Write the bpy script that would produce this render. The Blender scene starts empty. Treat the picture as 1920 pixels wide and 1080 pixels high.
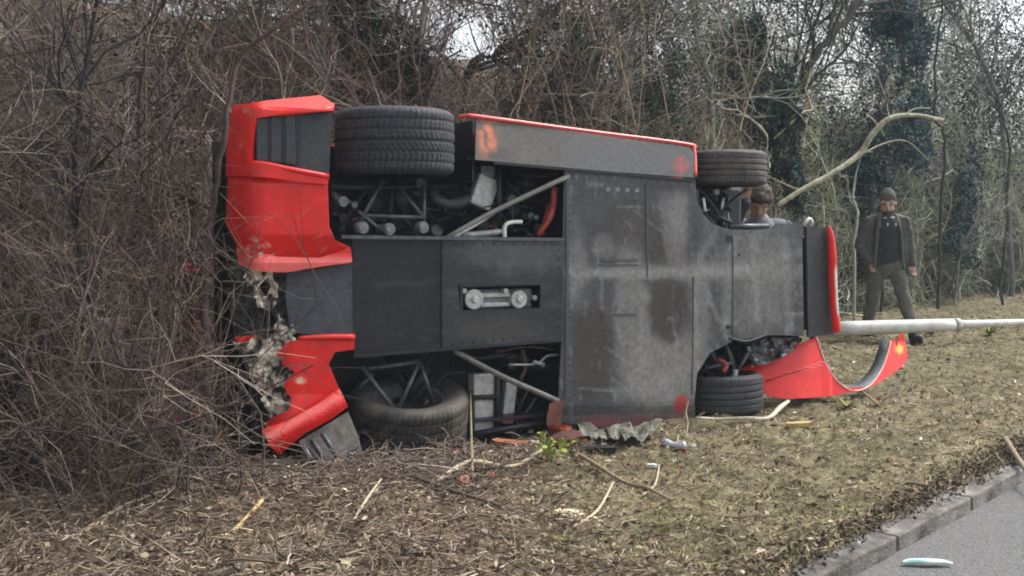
import bpy, bmesh, math, random
import numpy as np
from mathutils import Vector, Matrix
from mathutils.geometry import tessellate_polygon
from math import radians, sin, cos, pi
random.seed(7); rng = np.random.default_rng(7)
scene = bpy.context.scene
COL = scene.collection

# ------------------------------------------------------------------ camera, sky, sun, exposure
F, HC = 2150.0, 1.28
PITCH = math.atan(110 / F)
cam = bpy.data.cameras.new('camera'); camo = bpy.data.objects.new('camera', cam); COL.objects.link(camo)
cam.lens = 36 * F / 1920; cam.sensor_width = 36; cam.clip_end = 600
camo.location = (0, 0, HC); camo.rotation_euler = (pi / 2 - PITCH, 0, 0)
scene.camera = camo
w = bpy.data.worlds.new('World'); scene.world = w; w.use_nodes = True
nt = w.node_tree; nt.nodes.clear()
sky = nt.nodes.new('ShaderNodeTexSky'); sky.sky_type = 'NISHITA'; sky.sun_disc = False
SUN_EL, SUN_AZ = radians(52), radians(62)          # azimuth clockwise from +Y
sky.sun_elevation = SUN_EL; sky.sun_rotation = SUN_AZ
sky.air_density = 1.0; sky.dust_density = 4.0; sky.ozone_density = 1.0
hs = nt.nodes.new('ShaderNodeHueSaturation'); hs.inputs['Saturation'].default_value = 0.30
bg = nt.nodes.new('ShaderNodeBackground'); bg.inputs['Strength'].default_value = 0.15
wo = nt.nodes.new('ShaderNodeOutputWorld')
nt.links.new(sky.outputs[0], hs.inputs['Color']); nt.links.new(hs.outputs[0], bg.inputs['Color']); nt.links.new(bg.outputs[0], wo.inputs[0])
sl = bpy.data.lights.new('sun', 'SUN'); sl.energy = 1.5; sl.angle = radians(14); sl.color = (1.0, 0.97, 0.93)
so = bpy.data.objects.new('sun', sl); COL.objects.link(so)
sd = Vector((sin(SUN_AZ) * cos(SUN_EL), cos(SUN_AZ) * cos(SUN_EL), sin(SUN_EL)))
so.rotation_euler = sd.to_track_quat('Z', 'Y').to_euler(); so.location = sd * 30
scene.view_settings.view_transform = 'Standard'; scene.view_settings.look = 'None'
scene.view_settings.exposure = 0.95; scene.view_settings.gamma = 1; scene.cycles.filter_width = 1.9; scene.view_settings.use_curve_mapping = False

# ------------------------------------------------------------------ measuring helpers
def ray(px, py):
    cx, cy = (px - 960) / F, (540 - py) / F
    return np.array([cx, cos(PITCH) + cy * sin(PITCH), -sin(PITCH) + cy * cos(PITCH)])
def G(px, py, z=0.0):                      # point on the level z
    d = ray(px, py); t = (z - HC) / d[2]
    return Vector((d[0] * t, d[1] * t, z))
def D(px, py, Y):                          # point at distance Y
    d = ray(px, py); t = Y / d[1]
    return Vector((d[0] * t, Y, HC + d[2] * t))
CO = np.array([-0.63, 6.55, 0.0]); CA = math.atan2(1.228, 2.12)
EU = np.array([cos(CA), sin(CA), 0]); EN = np.array([-sin(CA), cos(CA), 0])   # EN points away from the viewer
def cp(px, py, y=0.0):                     # point of the car, y metres behind its floor plane, in the car's own axes
    d = ray(px, py); c = np.array([0, 0, HC])
    t = (np.dot(CO, EN) + y - np.dot(c, EN)) / np.dot(d, EN)
    p = c + d * t - CO
    return Vector((np.dot(p, EU), y, p[2]))
def to_car(P):
    q = P - CO
    return np.stack([q @ EU, q @ EN, P[..., 2]], -1)

def _h(ix, iy, s):
    v = np.sin(ix * 127.1 + iy * 311.7 + s * 74.7) * 43758.5453
    return v - np.floor(v)
def vn(x, y, s=0):
    x = np.asarray(x, float); y = np.asarray(y, float)
    ix, iy = np.floor(x), np.floor(y); fx, fy = x - ix, y - iy
    fx = fx * fx * (3 - 2 * fx); fy = fy * fy * (3 - 2 * fy)
    a, b = _h(ix, iy, s), _h(ix + 1, iy, s); c, d = _h(ix, iy + 1, s), _h(ix + 1, iy + 1, s)
    return (a * (1 - fx) + b * fx) * (1 - fy) + (c * (1 - fx) + d * fx) * fy
def fbm(x, y, s=0, o=4):
    r = 0; a = 0.5; t = 0
    for i in range(o):
        r = r + a * vn(x, y, s + i * 13); t += a; a *= 0.5; x = np.asarray(x) * 2.03 + 5.1; y = np.asarray(y) * 2.03 + 1.7
    return r / t
def sstep(a, b, x):
    t = np.clip((np.asarray(x, float) - a) / (b - a), 0, 1); return t * t * (3 - 2 * t)

# ------------------------------------------------------------------ object helpers
def tag(o, label=None, cat=None, group=None, kind=None):
    if label: o['label'] = label
    if cat: o['category'] = cat
    if group: o['group'] = group
    if kind: o['kind'] = kind
    return o
def empty(name, loc, label, cat, group=None, rz=0):
    o = bpy.data.objects.new(name, None); COL.objects.link(o); o.location = loc; o.rotation_euler = (0, 0, rz)
    o.empty_display_size = 0.2
    return tag(o, label, cat, group)
def link(name, me, mat=None, parent=None):
    o = bpy.data.objects.new(name, me); COL.objects.link(o)
    if mat:
        me.materials.clear(); me.materials.append(mat)
    if parent: o.parent = parent
    return o
def bobj(name, bm, mat=None, parent=None, smooth=False):
    bmesh.ops.recalc_face_normals(bm, faces=bm.faces[:])
    me = bpy.data.meshes.new(name); bm.to_mesh(me); bm.free()
    if smooth: me.polygons.foreach_set('use_smooth', [True] * len(me.polygons))
    return link(name, me, mat, parent)
def bevel(o, w=0.004, seg=2):
    m = o.modifiers.new('bevel', 'BEVEL'); m.width = w; m.segments = seg; m.limit_method = 'ANGLE'; return o

MATS = {}
def mat(name, col, rough=0.7, var=0.25, scale=12.0, bump=0.1, attr=False, metal=0.0, coat=0.0, col2=None, bscale=None, spec=0.5, trans=0.0):
    if name in MATS: return MATS[name]
    m = bpy.data.materials.new(name); m.use_nodes = True; n = m.node_tree; L = n.links
    b = n.nodes['Principled BSDF']; b.inputs['Roughness'].default_value = rough; b.inputs['Metallic'].default_value = metal
    b.inputs['Coat Weight'].default_value = coat; b.inputs['Coat Roughness'].default_value = 0.15
    b.inputs['Specular IOR Level'].default_value = spec
    b.inputs['Transmission Weight'].default_value = trans
    tc = n.nodes.new('ShaderNodeTexCoord')
    nz = n.nodes.new('ShaderNodeTexNoise'); nz.inputs['Scale'].default_value = scale; nz.inputs['Detail'].default_value = 6; nz.inputs['Roughness'].default_value = 0.65
    L.new(tc.outputs['Object'], nz.inputs['Vector'])
    cr = n.nodes.new('ShaderNodeValToRGB')
    if attr:
        cr.color_ramp.elements[0].color = (1 - var,) * 3 + (1,); cr.color_ramp.elements[1].color = (1 + var,) * 3 + (1,)
        at = n.nodes.new('ShaderNodeAttribute'); at.attribute_name = 'Col'
        mx = n.nodes.new('ShaderNodeVectorMath'); mx.operation = 'MULTIPLY'
        L.new(at.outputs['Color'], mx.inputs[0]); L.new(cr.outputs['Color'], mx.inputs[1]); L.new(mx.outputs[0], b.inputs['Base Color'])
    else:
        c2 = col2 or tuple(min(1, c * (1 + var)) for c in col)
        c1 = tuple(c * (1 - var) for c in col) if not col2 else col
        cr.color_ramp.elements[0].color = c1 + (1,); cr.color_ramp.elements[1].color = c2 + (1,)
        L.new(cr.outputs['Color'], b.inputs['Base Color'])
    cr.color_ramp.elements[0].position = 0.35; cr.color_ramp.elements[1].position = 0.65
    L.new(nz.outputs['Fac'], cr.inputs['Fac'])
    if bump:
        n2 = n.nodes.new('ShaderNodeTexNoise'); n2.inputs['Scale'].default_value = bscale or scale * 4; n2.inputs['Detail'].default_value = 5
        L.new(tc.outputs['Object'], n2.inputs['Vector'])
        bp = n.nodes.new('ShaderNodeBump'); bp.inputs['Strength'].default_value = bump; bp.inputs['Distance'].default_value = 0.01
        L.new(n2.outputs['Fac'], bp.inputs['Height']); L.new(bp.outputs[0], b.inputs['Normal'])
    MATS[name] = m; return m

M_bark = mat('bark_twigs', None, 0.85, 0.25, 25, 0.3, attr=True, spec=0.25)
M_leaf = mat('leaves', None, 0.85, 0.2, 20, 0.0, attr=True, spec=0.12)
M_soil = mat('verge_soil', None, 0.95, 0.55, 14, 1.0, attr=True, bscale=45, spec=0.15)
M_asph = mat('asphalt', (0.08, 0.08, 0.08), 0.9, 0.0, 110, 1.0, col2=(0.24, 0.238, 0.232), bscale=150, spec=0.3)
M_conc = mat('kerb_concrete', (0.065, 0.060, 0.054), 0.95, 0, 7, 0.9, col2=(0.25, 0.235, 0.215), bscale=80, spec=0.2)
nt2 = M_conc.node_tree; b2 = nt2.nodes['Principled BSDF']; src = b2.inputs['Base Color'].links[0].from_socket
oi = nt2.nodes.new('ShaderNodeObjectInfo'); mr = nt2.nodes.new('ShaderNodeMapRange'); mr.inputs['To Min'].default_value = .7; mr.inputs['To Max'].default_value = 1.2
vm = nt2.nodes.new('ShaderNodeVectorMath'); vm.operation = 'SCALE'; nt2.links.new(oi.outputs['Random'], mr.inputs['Value']); nt2.links.new(src, vm.inputs[0]); nt2.links.new(mr.outputs[0], vm.inputs['Scale']); nt2.links.new(vm.outputs[0], b2.inputs['Base Color'])
M_red = mat('red_paint', (0.78, 0.018, 0.013), 0.36, 0.10, 5, 0.05, coat=0.25, bscale=14)
M_redc = mat('red_paint_worn', None, 0.38, 0.10, 8, 0.12, attr=True, coat=0.2, bscale=18, spec=0.35)
M_floor = mat('floor_panel', None, 0.62, 0.22, 30, 0.18, attr=True, bscale=60, spec=0.4)
M_black = mat('black_plastic', (0.012, 0.013, 0.016), 0.5, 0.3, 20, 0.1)
M_dark = mat('dark_metal', (0.03, 0.032, 0.038), 0.5, 0.4, 18, 0.2, metal=0.4)
M_tube = mat('chassis_tube', (0.10, 0.105, 0.115), 0.45, 0.3, 18, 0.1, metal=0.5)
M_alu = mat('cast_aluminium', (0.50, 0.50, 0.48), 0.42, 0.25, 30, 0.25, metal=0.35)
M_alud = mat('dull_aluminium', (0.22, 0.225, 0.23), 0.5, 0.3, 30, 0.3, metal=0.4)
M_white = mat('white_plastic', (0.72, 0.72, 0.68), 0.45, 0.12, 14, 0.1)
M_pole = mat('pole_paint', (0.52, 0.50, 0.46), 0.6, 0, 7, 0.3, col2=(0.74, 0.73, 0.70))
M_rub = mat('tyre_rubber', None, 0.72, 0.25, 30, 0.15, attr=True, spec=0.4)
M_fibre = mat('torn_fibreglass', None, 0.9, 0.35, 40, 0.6, attr=True, spec=0.2)
M_orange = mat('orange_plastic', (0.62, 0.10, 0.025), 0.45, 0.3, 20, 0.2)
M_hose = mat('red_hose', (0.36, 0.05, 0.035), 0.55, 0.4, 20, 0.2)
M_glass = mat('dark_glass', (0.02, 0.025, 0.03), 0.08, 0.1, 5, 0.0)
M_wood = mat('split_wood', (0.50, 0.38, 0.20), 0.8, 0.25, 40, 0.4)
M_skin = mat('skin', (0.42, 0.27, 0.21), 0.55, 0.08, 20, 0.1)

def set_col(me, cols):
    a = me.color_attributes.new('Col', 'FLOAT_COLOR', 'POINT')
    c = np.ones((len(me.vertices), 4), np.float32); c[:, :3] = cols
    a.data.foreach_set('color', c.ravel())
def npmesh(name, V, Fq, k=4, cols=None, smooth=False):
    me = bpy.data.meshes.new(name); V = np.asarray(V, np.float32); Fq = np.asarray(Fq, np.int32)
    me.vertices.add(len(V)); me.vertices.foreach_set('co', V.ravel())
    n = len(Fq); me.loops.add(n * k); me.loops.foreach_set('vertex_index', Fq.ravel())
    me.polygons.add(n); me.polygons.foreach_set('loop_start', np.arange(n, dtype=np.int32) * k)
    if smooth: me.polygons.foreach_set('use_smooth', np.ones(n, bool))
    me.update(calc_edges=True)
    if cols is not None: set_col(me, cols)
    return me

def tube_arrays(P, R, S):
    """P [N,K,3], R [N,K] -> vertices and quads of N tubes"""
    N, K, _ = P.shape
    ax = P[:, -1] - P[:, 0]; ax /= np.linalg.norm(ax, axis=1, keepdims=True) + 1e-9
    ref = np.where(np.abs(ax[:, 2:3]) > 0.9, np.array([[1., 0, 0]]), np.array([[0, 0, 1.]]))
    T = np.gradient(P, axis=1) if K > 1 else P; T /= np.linalg.norm(T, axis=2, keepdims=True) + 1e-9
    A = np.cross(T, ref[:, None, :]); A /= np.linalg.norm(A, axis=2, keepdims=True) + 1e-9
    B = np.cross(T, A)
    th = np.arange(S) * 2 * pi / S
    V = P[:, :, None, :] + R[:, :, None, None] * (A[:, :, None, :] * np.cos(th)[None, None, :, None] + B[:, :, None, :] * np.sin(th)[None, None, :, None])
    n, k, s = np.meshgrid(np.arange(N), np.arange(K - 1), np.arange(S), indexing='ij')
    b = n * K * S; s2 = (s + 1) % S
    Q = np.stack([b + k * S + s, b + k * S + s2, b + (k + 1) * S + s2, b + (k + 1) * S + s], -1).reshape(-1, 4)
    return V.reshape(-1, 3), Q
class Acc:
    def __init__(s): s.V = []; s.Q = []; s.C = []; s.n = 0
    def add(s, V, Q, C=None):
        s.V.append(V); s.Q.append(Q + s.n); s.n += len(V)
        if C is not None: s.C.append(C)
    def tubes(s, P, R, S, C=None):
        if len(P) == 0: return
        V, Q = tube_arrays(P, R, S); s.add(V, Q, None if C is None else np.repeat(C, P.shape[1] * S, axis=0))
    def obj(s, name, m, parent=None, smooth=True):
        me = npmesh(name, np.concatenate(s.V), np.concatenate(s.Q), 4, np.concatenate(s.C) if s.C else None, smooth)
        return link(name, me, m, parent)
def smooth_path(pts, n=6):
    p = [np.array(q, float) for q in pts]; p = [2 * p[0] - p[1]] + p + [2 * p[-1] - p[-2]]; out = []
    for i in range(1, len(p) - 2):
        for t in np.linspace(0, 1, n, endpoint=False):
            out.append(0.5 * ((2 * p[i]) + (-p[i - 1] + p[i + 1]) * t + (2 * p[i - 1] - 5 * p[i] + 4 * p[i + 1] - p[i + 2]) * t * t + (-p[i - 1] + 3 * p[i] - 3 * p[i + 1] + p[i + 2]) * t ** 3))
    out.append(p[-2]); return np.array(out)
def tube_bm(bm, pts, r, S=10, n=5, caps=True):
    """tube with its own transported frame, radius r number or list over the control points"""
    P = smooth_path(pts, n) if len(pts) > 2 else np.array([list(p) for p in pts], float)
    rr = np.interp(np.linspace(0, 1, len(P)), np.linspace(0, 1, len(np.atleast_1d(r))), np.atleast_1d(r))
    T = np.gradient(P, axis=0); prev = None; rings = []
    for i in range(len(P)):
        t = Vector(T[i]).normalized()
        a = t.orthogonal().normalized() if prev is None else (prev - t * prev.dot(t)).normalized()
        prev = a; b = t.cross(a)
        rings.append([bm.verts.new(Vector(P[i]) + (a * cos(2 * pi * k / S) + b * sin(2 * pi * k / S)) * float(rr[i])) for k in range(S)])
    for i in range(len(rings) - 1):
        for k in range(S):
            bm.faces.new((rings[i][k], rings[i][(k + 1) % S], rings[i + 1][(k + 1) % S], rings[i + 1][k]))
    if caps: bm.faces.new(rings[0][::-1]); bm.faces.new(rings[-1])
    return bm
def tube(name, pts, r, m, parent=None, S=10, n=5):
    return bobj(name, tube_bm(bmesh.new(), pts, r, S, n), m, parent, True)
def box_bm(bm, c, s, rot=None):
    M = Matrix.Translation(Vector(c)) @ (rot.to_4x4() if rot else Matrix.Identity(4)) @ Matrix.Diagonal((s[0], s[1], s[2], 1))
    bmesh.ops.create_cube(bm, size=1, matrix=M); return bm
def cyl_bm(bm, c, r, h, axis='Y', seg=20, r2=None):
    R = {'X': Matrix.Rotation(pi / 2, 4, 'Y'), 'Y': Matrix.Rotation(pi / 2, 4, 'X'), 'Z': Matrix.Identity(4)}[axis]
    bmesh.ops.create_cone(bm, cap_ends=True, segments=seg, radius1=r, radius2=r if r2 is None else r2, depth=h, matrix=Matrix.Translation(Vector(c)) @ R); return bm

def panel(name, pts, yf, m, parent=None, step=8, holes=(), colf=None, thick=0.006, place=cp, smooth=False):
    """sheet of given outline: the outline and depth function are measured in the photograph's pixels, placed on the thing"""
    loops = [[Vector((p[0], p[1], 0)) for p in pts]] + [[Vector((p[0], p[1], 0)) for p in h] for h in holes]
    allp = [v for l in loops for v in l]
    bm = bmesh.new(); vs = [bm.verts.new(v) for v in allp]
    for t in tessellate_polygon(loops):
        try: bm.faces.new([vs[i] for i in t])
        except ValueError: pass
    xs = [p[0] for p in pts]; ys = [p[1] for p in pts]
    if step:
        for x in np.arange(min(xs) + step / 2, max(xs), step):
            bmesh.ops.bisect_plane(bm, geom=bm.verts[:] + bm.edges[:] + bm.faces[:], plane_co=(x, 0, 0), plane_no=(1, 0, 0), dist=1e-4)
        for y in np.arange(min(ys) + step / 2, max(ys), step):
            bmesh.ops.bisect_plane(bm, geom=bm.verts[:] + bm.edges[:] + bm.faces[:], plane_co=(0, y, 0), plane_no=(0, 1, 0), dist=1e-4)
    bmesh.ops.dissolve_degenerate(bm, dist=1e-3, edges=bm.edges[:])
    for f in bm.faces: f.normal_update()
    for f in bm.faces:
        if f.normal.z < 0: f.normal_flip()
    co = np.array([v.co[:] for v in bm.verts])
    for v in bm.verts:
        v.co = place(v.co.x, v.co.y, yf(v.co.x, v.co.y) if callable(yf) else yf)
    me = bpy.data.meshes.new(name); bm.to_mesh(me); bm.free()
    if colf is not None: set_col(me, colf(co[:, 0], co[:, 1]))
    if smooth: me.polygons.foreach_set('use_smooth', [True] * len(me.polygons))
    o = link(name, me, m, parent)
    if thick:
        s = o.modifiers.new('thick', 'SOLIDIFY'); s.thickness = thick; s.offset = 0
    return o

# ------------------------------------------------------------------ ground, road, kerb
K0 = np.array([1.624, 4.77]); KD = np.array([1.08, 1.28]); KD = KD / np.linalg.norm(KD); KN = np.array([-KD[1], KD[0]])
def st(x, y):
    dx, dy = np.asarray(x) - K0[0], np.asarray(y) - K0[1]
    return dx * KD[0] + dy * KD[1], dx * KN[0] + dy * KN[1]
def hz(x, y):
    s, t = st(x, y)
    z = 0.06 * (fbm(np.asarray(x) * 1.3, np.asarray(y) * 1.3, 3) - 0.5) + 0.11 * (fbm(np.asarray(x) * 7, np.asarray(y) * 7, 9) - 0.5)
    z = z * sstep(0.1, 0.8, t)
    z = z + 0.07 * np.clip(t - 3.0, 0, 3)
    z = z + 0.48 * np.clip(t - 5.2, 0, 10.0) + 0.25 * sstep(6, 9, t) * (fbm(np.asarray(x) * .8, np.asarray(y) * .8, 5) - .5) * 2
    return z
def zone(x, y):
    """0 = grassy right hand side, 1 = brown churned litter on the left"""
    px = 960 + F * np.asarray(x) / np.maximum(np.asarray(y), 1)
    return 1 - sstep(750, 1400, px + 350 * (fbm(np.asarray(x) * 1.5, np.asarray(y) * 1.5, 21) - .5))
def axis_pts(a, fine0, fine1, b, step):
    f = np.arange(fine0, fine1, step)
    lo = fine0 - np.cumsum(np.geomspace(step, 5, 30)); lo = lo[lo > a][::-1]
    hi = fine1 + np.cumsum(np.geomspace(step, 5, 30)); hi = hi[hi < b]
    return np.concatenate([[a], lo, f, hi, [b]])
S_ = axis_pts(-60, -6, 12, 220, 0.06); T_ = np.concatenate([[0.125], axis_pts(0.13, 0.18, 7, 140, 0.06)[1:]])
ss, tt = np.meshgrid(S_, T_, indexing='ij')
X = K0[0] + ss * KD[0] + tt * KN[0]; Y = K0[1] + ss * KD[1] + tt * KN[1]; Z = hz(X, Y)
zz = zone(X, Y)[..., None]; nn = fbm(X * 5, Y * 5, 31)[..., None]
cols = (zz * np.array([.125, .092, .066]) + (1 - zz) * np.array([.145, .125, .072])) * (0.5 + nn)
ns, nt_ = ss.shape; i, j = np.meshgrid(np.arange(ns - 1), np.arange(nt_ - 1), indexing='ij'); b = i * nt_ + j
Q = np.stack([b, b + nt_, b + nt_ + 1, b + 1], -1).reshape(-1, 4)
ground = link('ground', npmesh('ground', np.stack([X, Y, Z], -1).reshape(-1, 3), Q, 4, cols.reshape(-1, 3), True), M_soil)
tag(ground, 'rough grass verge and bank rising behind the hedge', kind='structure')
def quad(name, c, m):
    return link(name, npmesh(name, c, [[0, 1, 2, 3]]), m)
def kp(s, t, z): return (K0[0] + s * KD[0] + t * KN[0], K0[1] + s * KD[1] + t * KN[1], z)
tag(quad('road', [kp(-60, 0.02, -.078), kp(-60, -14, -.078), kp(220, -14, -.078), kp(220, 0.02, -.078)], M_asph), 'light grey asphalt road', kind='structure')
tag(quad('far_ground', [(-400, -400, -.2), (400, -400, -.2), (400, 500, -.2), (-400, 500, -.2)], mat('far_soil', (.1, .1, .06), .9)), 'low open ground beyond the road', kind='structure')
kerb = bobj('kerb', box_bm(bmesh.new(), (0, 0, 0), (60, 0.12, 0.1)), M_conc); kerb.location = Vector(kp(20, 0.075, -.12)); kerb.rotation_euler = (0, 0, math.atan2(KD[1], KD[0]))
tag(kerb, 'concrete bed under the kerb stones', kind='structure')
bm = bmesh.new(); box_bm(bm, (0, 0, 0), (0.888, 0.150, 0.19)); bmesh.ops.subdivide_edges(bm, edges=bm.edges[:], cuts=5, use_grid_fill=True)
for v in bm.verts:
    if v.co.z > 0 and v.co.y < -.02: v.co.z -= .012 * vn(v.co.x * 14, 3, 2)
    v.co += Vector(((random.random() - .5) * .003, (random.random() - .5) * .004, (random.random() - .5) * .004))
stone0 = bobj('kerb_stone', bm, M_conc, kerb); bevel(stone0, .009, 3)
M_joint = mat('joint_dirt', (.035, .03, .026), .95, .4, 40, .4)
for k in range(-3, 22):
    if k == -3: j0 = jo = bobj('joint', box_bm(bmesh.new(), (0, 0, 0), (.034, .142, .178)), M_joint, kerb)
    else: jo = j0.copy(); COL.objects.link(jo); jo.parent = kerb
    jo.location = Vector((k * .92 - 20, 0, .018))
for k in range(-3, 22):
    o = stone0 if k == -3 else stone0.copy()
    if k != -3: COL.objects.link(o); o.parent = kerb
    o.location = Vector((k * 0.92 + 0.46 - 20, 0.0 + .006 * (random.random() - .5), 0.12 - 0.1 + .006 * (random.random() - .5)))
    o.rotation_euler = ((random.random() - .5) * .05, (random.random() - .5) * .014, (random.random() - .5) * .012)

# ------------------------------------------------------------------ vegetation
def unit(v): return v / (np.linalg.norm(v, axis=-1, keepdims=True) + 1e-9)
def grow(P0, D0, Ln, K, wander, up):
    N = len(P0); P = np.zeros((N, K, 3)); P[:, 0] = P0; d = unit(D0)
    for k in range(1, K):
        d = unit(d + rng.normal(0, wander, (N, 3)) + np.array([0, 0, up])); P[:, k] = P[:, k - 1] + d * (Ln / (K - 1))[:, None]
    return P
def branch(P, R, n, ang, lo=0.15, hi=1.0):
    N, K, _ = P.shape; i = rng.integers(0, N, n); t = rng.uniform(lo, hi, n) * (K - 1); k = np.minimum(t.astype(int), K - 2); f = (t - k)[:, None]
    p = P[i, k] * (1 - f) + P[i, k + 1] * f; tan = unit(P[i, k + 1] - P[i, k]); r = R[i, k]
    return p, unit(tan + rng.normal(0, ang, (n, 3))), r, i
def project(P):
    y = np.maximum(P[..., 1], .1); c, s = cos(PITCH), sin(PITCH); zc = P[..., 2] - HC
    dep = y * c - zc * s; upc = y * s + zc * c
    return 960 + F * P[..., 0] / dep, 540 - F * upc / dep
BX = [-400, -150, 0, 200, 330, 420, 480, 640, 900, 1300, 1450, 1550, 1600, 1750, 1920, 2100, 2400]
BY = [4.6, 5.0, 5.4, 5.75, 5.9, 6.3, 8.2, 8.5, 9.2, 10.3, 12.0, 14.2, 15.2, 17.5, 20.5, 23.0, 26]
GAPS = [(895, 85, 36, 42, .72), (1625, 85, 22, 40, .4), (1580, 170, 28, 26, .4), (1905, 45, 24, 14, .5), (1235, 90, 12, 11, .8), (755, 88, 8, 8, .8)]
def ok_mask(P, front_ok=False):
    """keep growth out of the car, off the verge in front of it and mostly out of the places where the sky shows"""
    c = to_car(P); bad = ((c[..., 0] > -0.98) & (c[..., 1] < 1.25)).any(1)
    if not front_ok: bad |= ((P[..., 1] < np.interp(project(P)[0], BX, BY) - .45)).any(1)
    # the two people
    bad |= ((np.abs(P[..., 0] - 4.4) < .6) & (np.abs(P[..., 1] - 13.1) < .8)).any(1)
    bad |= ((P[..., 0] > 1.4) & (P[..., 0] < 2.9) & (P[..., 1] < 10.2)).any(1)
    bad |= (P[..., 2] < hz(P[..., 0], P[..., 1]) - .12).any(1)
    px, py = project(P)
    for gx, gy, rx, ry, pr in GAPS:
        ins = (((px - gx) / rx) ** 2 + ((py - gy) / ry) ** 2 < 1 + 2.2 * (fbm(px / 30, py / 24, 4, 3) - .5)).any(1)
        bad |= ins & (rng.random(len(P)) < pr)
    return ~bad
PAL = np.array([[.17, .135, .115], [.23, .20, .175], [.12, .095, .09], [.33, .30, .25], [.26, .20, .14], [.075, .062, .064], [.46, .42, .36]])
def twig_cols(n, P0, pale=1.0):
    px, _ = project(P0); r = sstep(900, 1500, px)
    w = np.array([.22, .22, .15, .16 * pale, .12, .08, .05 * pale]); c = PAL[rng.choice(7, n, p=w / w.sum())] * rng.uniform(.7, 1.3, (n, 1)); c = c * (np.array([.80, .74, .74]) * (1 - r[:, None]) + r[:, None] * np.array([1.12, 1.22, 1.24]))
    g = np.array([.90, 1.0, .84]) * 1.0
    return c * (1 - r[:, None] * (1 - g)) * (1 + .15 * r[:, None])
def seeds(n, spread, lo=-250, hi=2200):
    px = rng.uniform(lo, hi, n); d = np.interp(px, BX, BY) + rng.exponential(spread, n) * np.interp(px, [0, 1900], [.8, 1.6])
    x = (px - 960) / F * d; return np.stack([x, d, hz(x, d) - .05], 1)
# upright and arching stems, then two generations of twigs: one tangle nobody could count
A = Acc()
def thicket(n0, n1, n2, spread, height, acc, zlift=0.0, lo=-250, hi=2200, thin=1.0):
    P0 = seeds(n0, spread, lo, hi); P0[:, 2] += zlift * rng.random(n0)
    D0 = unit(rng.normal(0, .75, (n0, 3)) + np.array([0, 0, .8])); L = rng.uniform(.5, 1.0, n0) * np.interp(P0[:, 1], [5, 10, 22], [height * .75, height, height * 1.75])
    P = grow(P0, D0, L, 9, .36, .03); r0 = rng.uniform(.0045, .011, n0) * np.interp(P0[:, 1], [5, 20], [.9, 1.9]) * thin
    R = r0[:, None] * np.linspace(1, .35, 9)[None]
    m = ok_mask(P); c0 = twig_cols(n0, P0); P, R, c0 = P[m], R[m], c0[m]
    acc.tubes(P, R, 4, c0)
    p, d, r, i = branch(P, R, n1, .55); ln = rng.uniform(.25, 1.1, n1) * np.interp(p[:, 1], [5, 20], [.9, 1.7])
    P1 = grow(p, d, ln, 5, .38, .02); R1 = np.maximum(r * .55, .0022)[:, None] * np.linspace(1, .45, 5)[None]
    m = ok_mask(P1); c1 = (c0[i] * rng.uniform(.75, 1.35, (n1, 1)))[m]; P1, R1 = P1[m], R1[m]; acc.tubes(P1, R1, 3, c1)
    p, d, r, i = branch(P1, R1, n2, .8); ln = rng.uniform(.10, .5, n2) * np.interp(p[:, 1], [5, 20], [.8, 1.8])
    P2 = grow(p, d, ln, 3, .3, .0); R2 = np.maximum(r * .7, .0019 * np.interp(p[:, 1], [5, 20], [.9, 2.1]))[:, None] * np.linspace(1, .5, 3)[None]
    m = ok_mask(P2); acc.tubes(P2[m], R2[m], 3, (c1[i] * rng.uniform(.8, 1.5, (n2, 1)))[m])
thicket(1150, 13000, 54000, 2.2, 3.3, A)
thicket(120, 3000, 15000, 1.6, 2.6, A, lo=-300, hi=520)
thicket(700, 9000, 24000, 2.6, 3.6, A, zlift=4.5)
thicket(380, 5000, 15000, 1.0, 1.7, A, lo=1420, hi=2300)
thicket(260, 5000, 12000, 4.0, 3.6, A, zlift=5.5, lo=350)
def arches(n, lo, hi, up, rmin, rmax, tint, wander=.16):
    P0 = seeds(n, .9, lo, hi); P0[:, 2] += rng.random(n) ** 2 * 2.2 * np.interp(P0[:, 1], [5, 20], [.6, 1.8])
    P = grow(P0, unit(rng.normal(0, .6, (n, 3)) + np.array([0, -.1, up])), rng.uniform(.6, 2.0, n) * np.interp(P0[:, 1], [5, 22], [.8, 1.9]), 12, wander, -.05)
    R_ = (rng.uniform(rmin, rmax, n) * np.interp(P0[:, 1], [5, 20], [.8, 1.9]))[:, None] * np.linspace(1, .4, 12)[None]; m = ok_mask(P)
    c = np.array(tint) * rng.uniform(.55, 1.25, (n, 1)); A.tubes(P[m], R_[m], 5, c[m])
    p, d, r, i = branch(P[m], R_[m], n * 5, .7); P1 = grow(p, d, rng.uniform(.15, .6, n * 5) * np.interp(p[:, 1], [5, 22], [.8, 1.8]), 5, .25, 0); m1 = ok_mask(P1); A.tubes(P1[m1], (np.maximum(r * .55, .002)[:, None] * np.linspace(1, .5, 5)[None])[m1], 3, (c[m][i])[m1])
arches(420, 450, 2150, 1.0, .005, .010, (.40, .37, .29))
arches(200, 850, 1450, 2.5, .005, .009, (.38, .31, .21), .10)
arches(300, 1300, 2150, .3, .004, .008, (.36, .37, .33), .26)
arches(200, -250, 500, .6, .004, .008, (.17, .14, .125), .34)
arches(50, -250, 500, .6, .003, .006, (.30, .27, .24), .2)
tag(A.obj('hedge_thicket', M_bark), 'tangle of bare grey and brown twigs filling the hedge behind the car', 'thicket', kind='stuff')

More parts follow.
